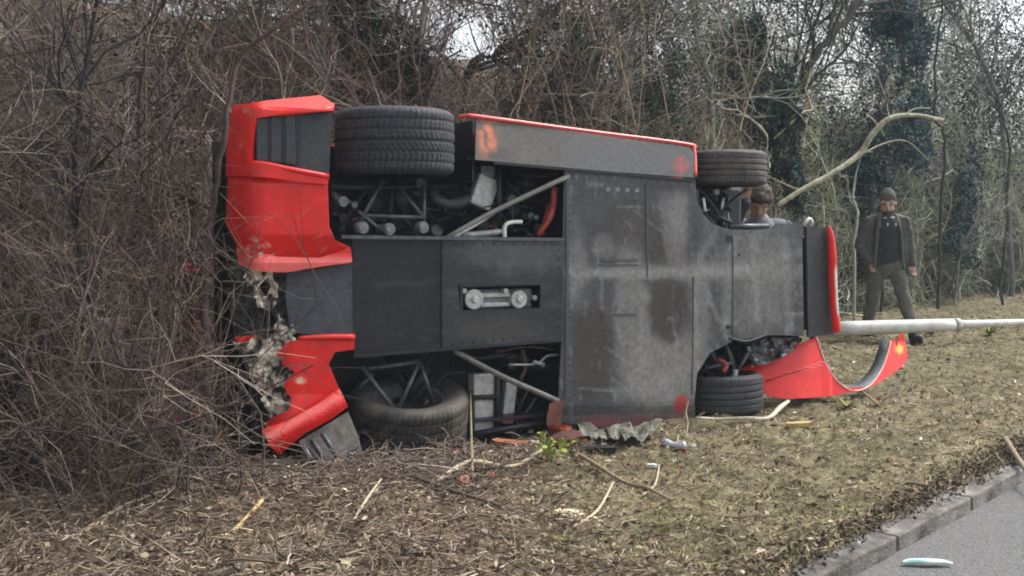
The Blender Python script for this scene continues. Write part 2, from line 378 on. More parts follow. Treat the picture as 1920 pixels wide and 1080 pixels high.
def leaf_quads(c, size, n_out=None, flat=0.0):
    n = len(c); a = unit(rng.normal(0, 1, (n, 3))); bvec = unit(np.cross(a, unit(rng.normal(0, 1, (n, 3)))))
    if flat: a[:, 2] *= 1 - flat; bvec[:, 2] *= 1 - flat
    a = a * size[:, None]; bvec = bvec * (size * rng.uniform(.45, .8, n))[:, None]
    V = np.stack([c - a, c + bvec * .9, c + a, c - bvec], 1).reshape(-1, 3)
    return V, np.arange(n * 4).reshape(-1, 4)
A = Acc()
nc = 1500; cc = seeds(nc, 2.6); cc[:, 1] += .35; h = np.interp(cc[:, 1], [5, 9, 22], [2.8, 4.2, 8.0]); cc[:, 2] += rng.random(nc) * h
px, py = project(cc); mass = fbm(px / 170, py / 150, 12, 3)
keep = rng.random(nc) < np.interp(px, [0, 350, 600, 1000, 1400, 2000], [.35, .4, .6, .5, .75, .85]) * sstep(.42, .60, mass + np.interp(px, [0, 1300, 1700], [0, 0, .06]))
cc = cc[keep]; print('ivy clumps', len(cc)); per = 330; idx = np.repeat(np.arange(len(cc)), per)
rad = rng.uniform(.25, .6, len(cc)) * np.interp(cc[:, 1], [5, 20], [.7, 1.8])
off = rng.normal(0, 1, (len(idx), 3)); off = off / np.linalg.norm(off, axis=1, keepdims=True) * rng.random((len(idx), 1)) ** .5
pts = cc[idx] + off * rad[idx][:, None] * np.array([1, 1, 1.35]) * (.8 + .5 * fbm(off[:, :1] * 3 + idx[:, None], off[:, 2:] * 3, 3))
px, _ = project(pts); g = sstep(450, 1300, px)[:, None]
c = (1 - g) * np.array([.085, .080, .045]) + g * np.array([.045, .070, .055]); c = c * rng.uniform(.6, 1.4, (len(pts), 1)) * rng.uniform(.6, 1.4, (len(cc), 1))[idx]
m = ok_mask(pts[:, None, :]); pts = pts[m]; c = c[m]
V, Q = leaf_quads(pts, rng.uniform(.011, .026, len(pts)) * np.interp(pts[:, 1], [5, 22], [.75, 1.7])); A.add(V, Q, np.repeat(c, 4, 0))
tag(A.obj('ivy_foliage', M_leaf, smooth=False), 'dark ivy and evergreen leaves growing through the bare hedge', 'ivy', kind='stuff')

# distinct trees and saplings: each its own trunk and crown
def tree(name, path, r, label, cat='tree', tint=(.12, .10, .085), nl=14, nt=80, spreadL=1.2, group=None, ang=.6, crown=True, lo=.25, S=8):
    base = Vector(path[0]); root = empty(name, base, label, cat, group)
    P = smooth_path(path, 8) - np.array(base); k = len(P)
    rr = np.interp(np.linspace(0, 1, k), np.linspace(0, 1, len(np.atleast_1d(r))), np.atleast_1d(r))
    P = P + rng.normal(0, 1, P.shape) * rr[:, None] * .25
    a = Acc(); a.tubes(P[None], rr[None], S, np.array([tint])); a.obj('trunk', M_bark, root)
    if crown:
        Pw = P[None]; Rw = rr[None]; a = Acc()
        p, d, r1, i = branch(Pw, Rw, nl, ang, lo); P1 = grow(p, d, rng.uniform(.4, 1, nl) * spreadL, 7, .2, .03)
        R1 = np.maximum(r1 * .5, .003)[:, None] * np.linspace(1, .3, 7)[None]
        m = ok_mask(P1 + np.array(base), True); P1, R1 = P1[m], R1[m]
        if len(P1):
            a.tubes(P1, R1, 5, np.tile(np.array([tint]), (len(P1), 1)) * rng.uniform(.8, 1.3, (len(P1), 1)))
            p, d, r2, i = branch(P1, R1, nt, .7); P2 = grow(p, d, rng.uniform(.1, .45, nt) * spreadL, 4, .25, 0)
            R2 = np.maximum(r2 * .6, .0022)[:, None] * np.linspace(1, .5, 4)[None]; m = ok_mask(P2 + np.array(base), True)
            a.tubes(P2[m], R2[m], 3, np.tile(np.array([tint]), (m.sum(), 1)) * rng.uniform(.7, 1.6, (m.sum(), 1)))
            a.obj('crown', M_bark, root)
    return root
def gp(px, Y, zoff=-.05):
    x = (px - 960) / F * Y; return Vector((x, Y, float(hz(x, Y)) + zoff))
tree('bare_tree', [gp(170, 5.6), D(175, 620, 5.6), D(140, 400, 5.7), D(150, 200, 5.7), D(172, 60, 5.8), D(200, -120, 5.8)], [.017, .015, .013, .01], 'dark upright bare stem at the far left of the hedge, nearest the camera', tint=(.03, .026, .028), nl=26, nt=260)
tree('bare_tree', [gp(392, 6.1), D(385, 520, 6.2), D(400, 380, 6.3), D(425, 220, 6.4), D(450, 110, 6.5), D(520, 50, 6.5), D(640, -40, 6.6)], [.020, .020, .018, .014, .011, .008], 'reddish brown tree leaning right just above the rear bumper of the wrecked car', tint=(.10, .070, .06), nl=26, nt=300)
tree('bare_tree', [gp(290, 6.0), D(300, 500, 6.0), D(265, 300, 6.1), D(270, 120, 6.2), D(330, -60, 6.2)], [.02, .018, .014, .01], 'bare brown tree with crooked limbs between the leftmost stem and the car', tint=(.065, .05, .045), nl=28, nt=260)
tree('bare_tree', [gp(70, 6.0), D(80, 560, 6.0), D(110, 300, 6.1), D(90, 60, 6.2), D(60, -120, 6.2)], [.016, .014, .011], 'thin grey bare tree at the left edge with pale bark', tint=(.16, .14, .12), nl=22, nt=200)
tree('sapling', [gp(770, 9.6), D(775, 180, 9.6), D(790, 60, 9.7), D(800, -60, 9.7)], [.03, .026, .02], 'straight pale sapling rising behind the upper rear wheel', 'sapling', tint=(.27, .25, .21), nl=8, nt=60)
tree('sapling', [gp(611, 9.4), D(610, 180, 9.4), D(608, 80, 9.4), D(606, -60, 9.4)], [.016, .014, .012], 'very thin straight pale sapling above the top corner of the rear bumper', 'sapling', tint=(.27, .25, .23), nl=6, nt=40)
tree('bare_tree', [gp(860, 11), D(875, 170, 11), D(930, 100, 11), D(1010, 60, 11), D(1080, -40, 11.2)], [.05, .04, .03, .02], 'dark crooked tree crossing the bright gap of sky above the car', tint=(.06, .052, .048), nl=20, nt=200, spreadL=1.7)
tree('bare_tree', [gp(1020, 10.6), D(1060, 190, 10.8), D(1130, 90, 11), D(1220, -30, 11)], [.035, .03, .022], 'tan tree leaning to the right behind the middle of the car', tint=(.2, .165, .12), nl=18, nt=180, spreadL=1.6)
tree('bare_tree', [gp(1180, 10.8), D(1165, 180, 11), D(1190, 60, 11), D(1225, -60, 11)], [.03, .025, .018], 'greyish tree with pale bark above the front half of the sill', tint=(.24, .23, .2), nl=18, nt=180, spreadL=1.6)
tree('bare_tree', [gp(1345, 11.6), D(1335, 240, 11.7), D(1330, 150, 11.8), D(1305, 70, 11.8), D(1290, -50, 12)], [.035, .028, .02], 'pale green tinged tree directly behind the upper front wheel', tint=(.25, .27, .23), nl=16, nt=160, spreadL=1.7)
tree('bare_tree', [gp(1500, 14.5), D(1480, 260, 14.5), D(1520, 120, 14.5), D(1600, 20, 14.8), D(1640, -60, 15)], [.06, .05, .04], 'dark forked tree left of the bright sky gap above the standing man', tint=(.075, .07, .06), nl=22, nt=220, spreadL=2.2)
tree('bare_tree', [gp(1740, 18.5), D(1735, 300, 18.5), D(1700, 140, 18.8), D(1665, 10, 19), D(1650, -60, 19)], [.028, .024, .02], 'dark tree behind the standing man, right of his head', tint=(.07, .07, .065), nl=24, nt=240, spreadL=2.4)
tree('bare_tree', [gp(1900, 20), D(1880, 240, 20), D(1840, 110, 20), D(1780, 20, 20), D(1730, -60, 20)], [.05, .04, .025], 'pale limbed tree leaning left at the right edge of the hedge', tint=(.15, .155, .15), nl=30, nt=240, spreadL=2.8)
tree('bare_bush', [gp(1790, 18), D(1800, 480, 18), D(1830, 420, 18), D(1905, 380, 18)], [.02, .02, .012], 'low forked bush beside the pole on the right', 'bush', tint=(.22, .21, .19), nl=20, nt=200, spreadL=1.4)
tree('dead_stem', [gp(1603, 13.9), D(1602, 455, 13.9), D(1608, 400, 13.9), D(1600, 370, 13.9), D(1606, 320, 13.9)], [.022, .022, .018, .01], 'pale peeled dead stem standing left of the man in the beanie', 'stem', tint=(.42, .41, .33), nl=5, nt=12, spreadL=.5)

def ivy_tree(px, Y, top, blobs, label, col, per=12000):
    base = gp(px, Y); root = empty('ivy_clad_tree', base, label, 'tree', 'ivy clad trees'); b0 = np.array(base)
    P = smooth_path([base, D(px + 12, 430 - 150, Y), D(px - 8, 200, Y), D(px + 10, top, Y)], 8) - b0; a = Acc(); a.tubes((P + rng.normal(0, .02, P.shape))[None], np.linspace(.026, .015, len(P))[None], 8, np.array([[.06, .06, .05]])); a.obj('trunk', M_bark, root)
    a = Acc()
    for bx, by, rx, ry in blobs:
        c = np.array(D(bx, by, Y - .3)); sx, sz = rx / F * Y, ry / F * Y; off = rng.normal(0, 1, (per, 3)); off /= np.linalg.norm(off, axis=1, keepdims=True); u_ = off.copy(); off *= (.55 + .55 * rng.random((per, 1)) ** .6) * (.25 + 1.7 * fbm(u_[:, 0] * 2.5 + bx, u_[:, 2] * 2.5 + u_[:, 1] * 2, 7, 4))[:, None]
        pts = c + off * np.array([sx, sx * .7, sz]); m = ok_mask(pts[:, None, :]) & (fbm(pts[:, 0] * 3.2, pts[:, 2] * 3.2 + pts[:, 1] * 2, 17, 3) > .43); pts = pts[m]; n = len(pts)
        V, Q = leaf_quads(pts - b0, rng.uniform(.018, .036, n) * Y / 16); cl = np.array([col]) * rng.uniform(.55, 1.5, (n, 1)); a.add(V, Q, np.repeat(cl, 4, 0))
    tag(a.obj('crown', M_leaf, root, False), kind='stuff')
ivy_tree(1760, 17.0, -40, [(1730, 110, 85, 95), (1800, 50, 90, 80), (1790, 190, 90, 70), (1700, 20, 50, 50), (1850, 140, 60, 80), (1690, 210, 60, 60), (1770, 280, 60, 50), (1900, 90, 50, 60)], 'large dark bluish evergreen ivy mass at the top right of the hedge', (.10, .145, .15))
ivy_tree(1880, 18.5, 150, [(1880, 330, 75, 70), (1930, 250, 60, 60), (1840, 420, 60, 50), (1900, 470, 70, 50)], 'dark ivy mass low at the right edge behind the pole', (.075, .11, .11))
ivy_tree(1440, 13.0, 60, [(1430, 200, 60, 60), (1480, 290, 55, 60), (1400, 110, 55, 55), (1530, 350, 45, 60), (1540, 240, 40, 40)], 'dark ivy mass behind the mossy slanting branch', (.070, .10, .08))
ivy_tree(1080, 10.8, 0, [(1060, 170, 32, 60), (1040, 60, 45, 55), (1240, 170, 34, 50), (1090, 110, 30, 30)], 'dark ivy column rising above the middle of the sill', (.07, .095, .07), 2600)
ivy_tree(735, 9.8, 0, [(735, 90, 45, 60), (690, 140, 40, 45), (780, 140, 30, 40), (660, 40, 40, 45)], 'dark ivy mass above the upper rear tyre', (.065, .08, .06), 2600)
ivy_tree(1650, 16.0, 220, [(1640, 320, 50, 60), (1700, 400, 50, 50), (1600, 470, 40, 55), (1760, 490, 45, 40)], 'dark ivy thicket low behind the head of the standing man', (.070, .10, .095))

# brush growing over the rear bumper and along the ground in front of it
A = Acc()
def scatter_front(n, ulo, uhi, ylo, yhi, zlo, zhi, ln):
    q = np.stack([rng.uniform(ulo, uhi, n), rng.uniform(ylo, yhi, n), rng.uniform(zlo, zhi, n) ** 1.0], 1)
    P0 = CO + q[:, :1] * EU + q[:, 1:2] * EN + np.array([0, 0, 1]) * q[:, 2:3]
    return P0
n = 95; P0 = scatter_front(n, -1.95, -1.02, -.75, -.15, 0, .1, 1); P = grow(P0, unit(rng.normal(0, .45, (n, 3)) + np.array([-.05, 0, 1])), rng.uniform(.5, 2.1, n), 8, .34, .03)
R = rng.uniform(.003, .007, n)[:, None] * np.linspace(1, .4, 8)[None]; c0 = twig_cols(n, P0) * np.array([.62, .60, .56])
keepm = ~((to_car(P)[..., 0] > -.93) & (to_car(P)[..., 2] > .3)).any(1) & ~((to_car(P)[..., 1] > -.14) & (to_car(P)[..., 0] > -1.15)).any(1); P, R, c0 = P[keepm], R[keepm], c0[keepm]; A.tubes(P, R, 4, c0)
p, d, r, i = branch(P, R, 1500, 1.0); P1 = grow(p, d, rng.uniform(.12, .5, 1500), 4, .3, 0); R1 = np.maximum(r * .5, .0017)[:, None] * np.linspace(1, .5, 4)[None]
cc_ = to_car(P1); m = ~((cc_[..., 1] > -.12) & (cc_[..., 0] > -1.2)).any(1) & ~((cc_[..., 0] > -.85) & (cc_[..., 2] > .25)).any(1); A.tubes(P1[m], R1[m], 3, (c0[i] * rng.uniform(.7, 1.8, (1500, 1)))[m])
# snapped brushwood heaped in front of the rear wheel
n = 1100; pxs = rng.uniform(330, 900, n); pys = rng.uniform(835, 930, n); P0 = np.array([list(G(a, b_, 0)) for a, b_ in zip(pxs, pys)]); P0[:, 2] = hz(P0[:, 0], P0[:, 1]) + rng.random(n) ** 2 * .045
P = grow(P0, unit(rng.normal(0, 1, (n, 3)) * np.array([1, 1, .45])), rng.uniform(.08, .45, n), 5, .3, 0)
bad = ((to_car(P)[..., 1] > -.1) | (P[..., 2] > .17)).any(1) | (P[..., 2] < hz(P[..., 0], P[..., 1]) - .03).any(1)
R = rng.uniform(.002, .006, n)[:, None] * np.linspace(1, .5, 5)[None]; A.tubes(P[~bad], R[~bad], 4, (twig_cols(n, P0, 1.3) * .95)[~bad])
tag(A.obj('snapped_brushwood', M_bark), 'snapped twigs heaped round the rear bumper and lower rear wheel', 'brushwood', kind='stuff')

# grass, dead leaves and litter of the verge
def verge_pts(n, pylo=552, pyhi=1250, lo=-250, hi=2250):
    px = rng.uniform(lo, hi, n); py = rng.uniform(pylo, pyhi, n); d = HC * F / (py - 430); x = (px - 960) / F * d
    s, t = st(x, d); m = (t > .10) & (t < 7)
    x, d = x[m], d[m]; return np.stack([x, d, hz(x, d)], 1)
P0 = verge_pts(150000); n = len(P0); zn = zone(P0[:, 0], P0[:, 1])
m = (rng.random(n) < (1 - .6 * zn)) & (rng.random(n) < .55 + 1.3 * sstep(.35, .6, fbm(P0[:, 0] * 3, P0[:, 1] * 3, 66, 3))); P0 = P0[m]; zn = zn[m]; n = len(P0)
L = rng.uniform(.018, .07, n) * np.interp(P0[:, 1], [4, 8, 20], [.75, 1.0, 1.9]) * (1 - .3 * zn) * (.5 + fbm(P0[:, 0] * 4, P0[:, 1] * 4, 44))
az = rng.uniform(0, 2 * pi, n); lean = rng.uniform(.5, 2.6, n)
dr = np.stack([np.cos(az) * lean, np.sin(az) * lean, np.full(n, .55)], 1); dr = unit(dr); side = np.stack([-np.sin(az + .6), np.cos(az + .6), np.zeros(n)], 1) * (rng.uniform(.0014, .0036, n) * np.interp(P0[:, 1], [4, 20], [1, 3]))[:, None]
tip = P0 + dr * L[:, None] + np.array([0, 0, -.3]) * (L * .5)[:, None]; mid = P0 + dr * L[:, None] * .55
V = np.stack([P0 - side, P0 + side, mid + side * .8, mid - side * .8, tip], 1).reshape(-1, 3); b = np.arange(n) * 5
gn = fbm(P0[:, 0] * 1.6, P0[:, 1] * 1.6, 77)[:, None]; gr = sstep(.44, .62, gn) * (1 - .55 * zn[:, None])
straw = np.array([.39, .315, .225]); green = np.array([.225, .22, .095]); brown = np.array([.20, .145, .10]); pick = rng.random((n, 1))
c = np.where(pick < .45 + .2 * zn[:, None] - .3 * gr, straw, np.where(pick < .75 - .35 * gr + .2 * zn[:, None], brown, green)) * rng.uniform(.4, 1.35, (n, 1)) * (.15 + 1.7 * fbm(P0[:, 0] * 9, P0[:, 1] * 9, 55, 3))[:, None]
Q = np.concatenate([np.stack([b, b + 1, b + 2, b + 3], 1), np.stack([b + 3, b + 2, b + 4, b + 4], 1)])
me = bpy.data.meshes.new('verge_grass'); T3 = np.concatenate([np.stack([b, b + 1, b + 2], 1), np.stack([b, b + 2, b + 3], 1), np.stack([b + 3, b + 2, b + 4], 1)])
tag(link('verge_grass', npmesh('verge_grass', V, T3, 3, np.repeat(c, 5, 0)), M_leaf), 'short straw coloured and green grass of the verge', 'grass', kind='stuff')
P0 = verge_pts(46000); zn = zone(P0[:, 0], P0[:, 1]); P0 = P0[rng.random(len(P0)) < .3 + .7 * zn]; n = len(P0); P0[:, 2] += rng.uniform(.003, .03, n)
V, Q = leaf_quads(P0, rng.uniform(.006, .026, n) * rng.uniform(.6, 1, n) * np.interp(P0[:, 1], [4, 20], [1.0, 2.0]), flat=.25)
c = np.array([[.25, .18, .115], [.36, .29, .20], [.14, .09, .065], [.52, .46, .36]])[rng.choice(4, n, p=[.4, .26, .27, .07])] * rng.uniform(.6, 1.3, (n, 1))
A = Acc(); A.add(V, Q, np.repeat(c, 4, 0)); tag(A.obj('dead_leaves', M_leaf, smooth=False), 'brown dead leaves littering the verge', 'leaf litter', kind='stuff')
P0 = verge_pts(40000, 560); zn = zone(P0[:, 0], P0[:, 1]); P0 = P0[rng.random(len(P0)) < .10 + .9 * zn]; n = len(P0); P0[:, 2] += rng.random(n) ** 2 * .05 + .004
P = grow(P0, unit(rng.normal(0, 1, (n, 3)) * np.array([1, 1, .13])), rng.uniform(.02, .10, n) * (1 + 1.3 * (rng.random(n) < .12)), 4, .25, 0); P[..., 2] = np.maximum(P[..., 2], hz(P[..., 0], P[..., 1]) + .002)
bad = (st(P[..., 0], P[..., 1])[1] < .1).any(1) | ((to_car(P)[..., 1] > -.05) & (to_car(P)[..., 1] < 1.2) & (to_car(P)[..., 0] > -1) & (to_car(P)[..., 0] < 3.4)).any(1)
R = (rng.uniform(.0012, .0042, n) * (1 + 1.2 * (rng.random(n) < .06)))[:, None] * np.linspace(1, .6, 4)[None]
A = Acc(); A.tubes(P[~bad], R[~bad], 4, (np.array([[.24, .18, .13], [.38, .31, .22], [.16, .115, .085], [.50, .44, .33], [.09, .068, .055]])[rng.choice(5, n, p=[.33, .22, .25, .05, .15])] * rng.uniform(.6, 1.3, (n, 1)) * (.5 + fbm(P0[:, 0] * 5, P0[:, 1] * 5, 91, 3))[:, None])[~bad])
tag(A.obj('twig_litter', M_bark), 'fine broken twigs scattered over the brown end of the verge', 'twig litter', kind='stuff')
# grit and soil spilt on the kerb edge
P0 = []; n = 15000; s = rng.uniform(-3, 9, n); t = .17 + .10 * rng.normal(0, 1, n) * (.4 + fbm(s * 2, 0 * s, 3)); m = (t > .03) & (t < .5); s, t = s[m], t[m]; n = len(s)
c3 = np.stack([K0[0] + s * KD[0] + t * KN[0], K0[1] + s * KD[1] + t * KN[1], .004 + .004 * rng.random(n)], 1)
V, Q = leaf_quads(c3, rng.uniform(.004, .015, n), flat=.1); A = Acc(); A.add(V, Q, np.repeat(np.array([[.07, .055, .042]]) * rng.uniform(.4, 2.6, (n, 1)), 4, 0))
tag(A.obj('spilt_soil', M_soil, smooth=False), 'dark crumbs of soil spilt over the back of the kerb', 'soil', kind='stuff')


# ------------------------------------------------------------------ the overturned sports car (lying on its side, floor towards the road)
car = empty('overturned_car', Vector(CO), 'red sports car lying on its side, black underfloor and four tyres facing the road', 'car', rz=CA)
W_ = lambda *a: Vector(CO) + Matrix.Rotation(CA, 3, 'Z') @ Vector(a)       # car axes to world, for reading only

def blob(x, y, cx, cy, rx, ry, s=0, edge=.35, amp=.7):
    d = np.hypot((x - cx) / rx, (y - cy) / ry) + amp * (fbm(x / 22, y / 22, s + 5) - .5)
    return 1 - sstep(1 - edge, 1 + edge, d)
def mixc(c, col, f): return c * (1 - f[:, None]) + np.array(col) * f[:, None]
def floor_col(x, y):
    n = len(x); c = np.tile(np.array([.070, .071, .077]), (n, 1))
    c *= (.75 + .6 * fbm(x / 40, y / 40, 1))[:, None]
    dust = (.26, .25, .235); brown = (.056, .046, .037)
    c = mixc(c, dust, .75 * blob(x, y, 1240, 700, 75, 70, 3)); c = mixc(c, dust, .65 * blob(x, y, 1290, 510, 240, 16, 4, .6, 1.0))
    c = mixc(c, dust, .55 * blob(x, y, 1180, 580, 30, 150, 5)); c = mixc(c, dust, .5 * blob(x, y, 1310, 600, 18, 110, 6, .5, 1.2))
    c = mixc(c, dust, .5 * blob(x, y, 1430, 520, 60, 100, 7, .7, 1.3)); c = mixc(c, dust, .45 * blob(x, y, 1270, 420, 22, 60, 8)); c = mixc(c, dust, .4 * blob(x, y, 1130, 460, 20, 22, 11)); c = mixc(c, dust, .5 * blob(x, y, 1080, 500, 16, 60, 12, .6, 1.2))
    c = mixc(c, brown, .85 * blob(x, y, 1250, 580, 38, 62, 9, .2, .4)); c = mixc(c, brown, .8 * blob(x, y, 1110, 660, 38, 95, 10, .3, .5)); c = mixc(c, brown, .6 * blob(x, y, 1180, 420, 60, 45, 13)); c = mixc(c, brown, .6 * blob(x, y, 1250, 470, 40, 30, 14))
    tri = sstep(0, 10, x - 1228 - (y - 360) * .12) * sstep(0, 12, 1292 - x) * sstep(350, 375, y) * sstep(505, 480, y - (x - 1240) * .4); c = mixc(c, dust, .38 * np.clip(tri, 0, 1))
    for q, (ax, ay, bx, by, wd, am) in enumerate(((1065, 512, 1215, 515, 7, .6), (1215, 515, 1400, 505, 8, .75), (1400, 505, 1500, 470, 9, .45), (1372, 450, 1360, 630, 9, .5), (1410, 440, 1420, 600, 6, .6), (1300, 530, 1306, 650, 7, .6), (1318, 530, 1345, 600, 5, .55), (1470, 450, 1480, 620, 8, .4), (1345, 420, 1300, 505, 10, .4), (1165, 740, 1300, 690, 16, .4), (1210, 540, 1205, 690, 10, .5))):
        L2 = (bx - ax) ** 2 + (by - ay) ** 2; tq = np.clip(((x - ax) * (bx - ax) + (y - ay) * (by - ay)) / L2, 0, 1); dd = np.hypot(x - ax - tq * (bx - ax), y - ay - tq * (by - ay)) + 14 * (fbm(x / 13, y / 13, 60 + q) - .5)
        c = mixc(c, (.27, .27, .26), am * (1 - sstep(wd * .3, wd * 1.5, dd)) * (.4 + fbm(x / 9, y / 9, 80 + q)))
    st_ = sstep(.66, .80, fbm(x / 5, y / 60, 15, 3)); c = mixc(c, (.27, .27, .26), .35 * st_ * sstep(1150, 1400, x))
    st_ = sstep(.70, .80, fbm(x / 9, y / 30, 25, 3)); c = mixc(c, (.27, .27, .26), .35 * st_)
    for q in range(46):                                # scrapes along the car and across it
        r = random.Random(q + 300); ax, ay = r.uniform(1070, 1495), r.uniform(345, 740); an = r.choice([0.02, 0.02, 1.5, 1.45, .6]) + r.gauss(0, .06); ln = r.uniform(18, 90); u = (x - ax) * math.cos(an) + (y - ay) * math.sin(an); v = -(x - ax) * math.sin(an) + (y - ay) * math.cos(an)
        c = mixc(c, (.30, .295, .28) if r.random() < .75 else (.03, .03, .03), r.uniform(.15, .45) * (1 - sstep(.5, 4.5, np.abs(v) + 5 * (fbm(x / 12, y / 12, q) - .4))) * (u > 0) * (u < ln))
    c = mixc(c, (.04, .036, .032), .5 * sstep(760, 790, y)); c = mixc(c, (.22, .03, .03), .6 * sstep(772, 806, y + 10 * fbm(x / 30, y / 9, 2)) * sstep(1075, 1110, x))
    c = mixc(c, (.42, .03, .03), .85 * blob(x, y, 1277, 757, 15, 17, 16, .3, .3))
    return c
def tray_col(x, y):
    c = np.tile(np.array([.028, .030, .036]), (len(x), 1)) * (.75 + .6 * fbm(x / 60, y / 18, 21))[:, None]
    c = mixc(c, (.11, .11, .11), .6 * blob(x, y, 960, 470, 100, 40, 22)); c = mixc(c, (.075, .07, .06), .5 * blob(x, y, 930, 620, 90, 25, 23))
    return mixc(c, (.10, .10, .10), .4 * sstep(.62, .75, fbm(x / 80, y / 5, 24, 3)))
FT = [(1058, 318), (1303, 336), (1305, 375), (1315, 398), (1336, 420), (1368, 431), (1440, 431), (1455, 420), (1503, 420), (1506, 630), (1448, 628), (1376, 638), (1330, 662), (1306, 700), (1301, 752), (1302, 775), (1296, 800), (1160, 805), (1050, 792), (1046, 752), (1052, 640), (1054, 450)]
fl = panel('floor_panel', FT, lambda x, y: .006 * (float(fbm(x / 60, y / 60, 4, 2)) - .5), M_floor, car, step=4, colf=floor_col, thick=.012)
# seams, jacking slots, rivets of the floor panel
def strip(name, a, b_, wpx, y, m, parent, dy=.006):
    a = cp(a[0], a[1], y); b_ = cp(b_[0], b_[1], y); c = (a + b_) / 2; d = b_ - a; L = d.length; wd = wpx / 300
    bm = bmesh.new(); box_bm(bm, (0, 0, 0), (L, dy, wd)); o = bobj(name, bm, m, parent); o.location = c; o.rotation_euler = (0, -math.atan2(d.z, d.x), 0); return o
strip('seam_strip', (1064, 330), (1062, 745), 6, -.009, M_floor2 := mat('seam_metal', (.07, .07, .072), .55, .3, 40, .2), car)
strip('seam_strip', (1300, 520), (1298, 740), 3, -.008, M_floor2, car)
strip('seam_strip', (1374, 445), (1374, 632), 3, -.008, M_floor2, car)
strip('seam_strip', (1212, 345), (1214, 520), 3, -.008, M_floor2, car)
for (x, y, wd, hh) in ((1140, 355, 8, 7), (1158, 355, 8, 7), (1176, 356, 8, 7), (1194, 357, 8, 7), (1145, 372, 26, 3), (1185, 373, 26, 3), (1160, 488, 70, 4), (1160, 497, 74, 3), (1160, 590, 62, 5), (1368, 448, 10, 14), (1366, 613, 9, 7), (1386, 478, 4, 4)):
    strip('floor_slot', (x - wd / 2, y), (x + wd / 2, y), hh, -.0075, M_black if wd < 12 and y > 400 else MATS['seam_metal'] if wd > 12 else M_alud, car, .005)
def rivets(name, lst, m, r=.0055, parent=car, y=-.008):
    bm = bmesh.new()
    for x, yy in lst: cyl_bm(bm, cp(x, yy, y), r, .006, 'Y', 8)
    return tag(bobj(name, bm, m, parent), kind='stuff')
rivets('rivets', [(1068, yy) for yy in range(335, 745, 15)] + [(1296, yy) for yy in range(350, 740, 16)] + [(x, 436) for x in range(1380, 1500, 17)] + [(x, 620) for x in range(1385, 1500, 17)] + [(x, 330 + (x - 1060) * .07) for x in range(1080, 1300, 18)] + [(1155, 700), (1210, 690), (1260, 540), (1330, 480)], M_alud)

# rear undertray with its inspection window
TR = [(828, 448), (1056, 451), (1053, 636), (828, 655)]
tray = panel('undertray', TR, -.012, M_floor, car, step=7, holes=[[(858, 533), (862, 584), (1012, 580), (1013, 533)]], colf=tray_col, thick=.008)
ramp = panel('undertray', [(660, 447), (836, 448), (836, 653), (664, 668)], lambda x, y: -.004 + .05 * max(0, (832 - x) / 170), M_floor, car, step=8, colf=lambda x, y: tray_col(x, y) * .62, thick=.008)  # tray colour darkened here, painting in the shade of the sloping ramp
strip('tray_flange', (640, 444), (1056, 449), 6, -.02, M_tube, car, .02); strip('tray_flange', (664, 668), (1052, 638), 5, -.016, M_black, car, .02)
rivets('rivets', [(x, yy) for x in (818, 833) for yy in range(462, 650, 13)] + [(x, 458) for x in range(850, 1050, 19)] + [(x, 645 - (x - 850) * .09) for x in range(850, 1050, 19)] + [(1048, yy) for yy in range(470, 630, 16)] + [(795, 458), (797, 550), (795, 648), (672, 480), (676, 610)], M_dark, .005, y=-.020)
bm = bmesh.new()                                   # window surround with real depth
for a, b_ in (((858, 533), (1013, 533)), ((862, 583), (1012, 580)), ((858, 533), (862, 584)), ((1013, 533), (1012, 580))):
    p, q = cp(*a, .02), cp(*b_, .02); d = q - p; box_bm(bm, (p + q) / 2, (abs(d.x) + .006, .07, abs(d.z) + .006))
bobj('window_surround', bm, M_black, car)
cool = bobj('oil_cooler', box_bm(bmesh.new(), cp(936, 560, .085), (.43, .06, .115)), M_alud, car); bevel(cool, .008)
for i, x in enumerate((886, 970)):
    bm = bmesh.new(); c = cp(x, 561, .035); cyl_bm(bm, c, .062 if i == 0 else .056, .05, 'Y', 28); cyl_bm(bm, c + Vector((0, -.03, 0)), .022, .02, 'Y', 16); bevel(bobj('cooler_cap', bm, M_alu, cool), .006)
bm = bmesh.new(); box_bm(bm, cp(928, 553, .045), (.20, .03, .028)); box_bm(bm, cp(928, 571, .045), (.20, .03, .026)); bevel(bobj('cooler_rail', bm, M_alu, cool), .005)
for x, y in ((868, 545), (945, 545), (1000, 558)):
    bm = bmesh.new(); cyl_bm(bm, cp(x, y, .04), .016, .05, 'Y', 12); bobj('cooler_bolt', bm, M_alu, cool)

# diffuser end and broken centre of the rear end
panel('diffuser_end', [(538, 512), (600, 503), (661, 492), (664, 625), (600, 628), (545, 624), (535, 560)], lambda x, y: .05 + .10 * (664 - x) / 120, M_floor, car, step=8, colf=lambda x, y: np.tile(np.array([.088, .098, .112]), (len(x), 1)) * (.8 + .4 * fbm(x / 30, y / 30, 5))[:, None], thick=.01)
def jag(pts, amp=5, sub=6, seed=1):
    r = random.Random(seed); out = []
    for i in range(len(pts)):
        a, b_ = pts[i], pts[(i + 1) % len(pts)]
        for k in range(sub):
            t = k / sub; out.append((a[0] + (b_[0] - a[0]) * t + (r.random() - .5) * 2 * amp * (k > 0), a[1] + (b_[1] - a[1]) * t + (r.random() - .5) * 2 * amp * (k > 0)))
    return out
def crump(y0, amp, sc, s): return lambda x, y: y0 + amp * (float(fbm(x / sc, y / sc, s)) - .5) * 2
fib = lambda x, y: np.array([.72, .66, .54]) * (.10 + 1.05 * sstep(.40, .52, fbm(x / 11, y / 17, 8, 3)))[:, None]
grey = lambda x, y: np.tile(np.array([.075, .072, .068]), (len(x), 1)) * (.5 + fbm(x / 14, y / 14, 6))[:, None]
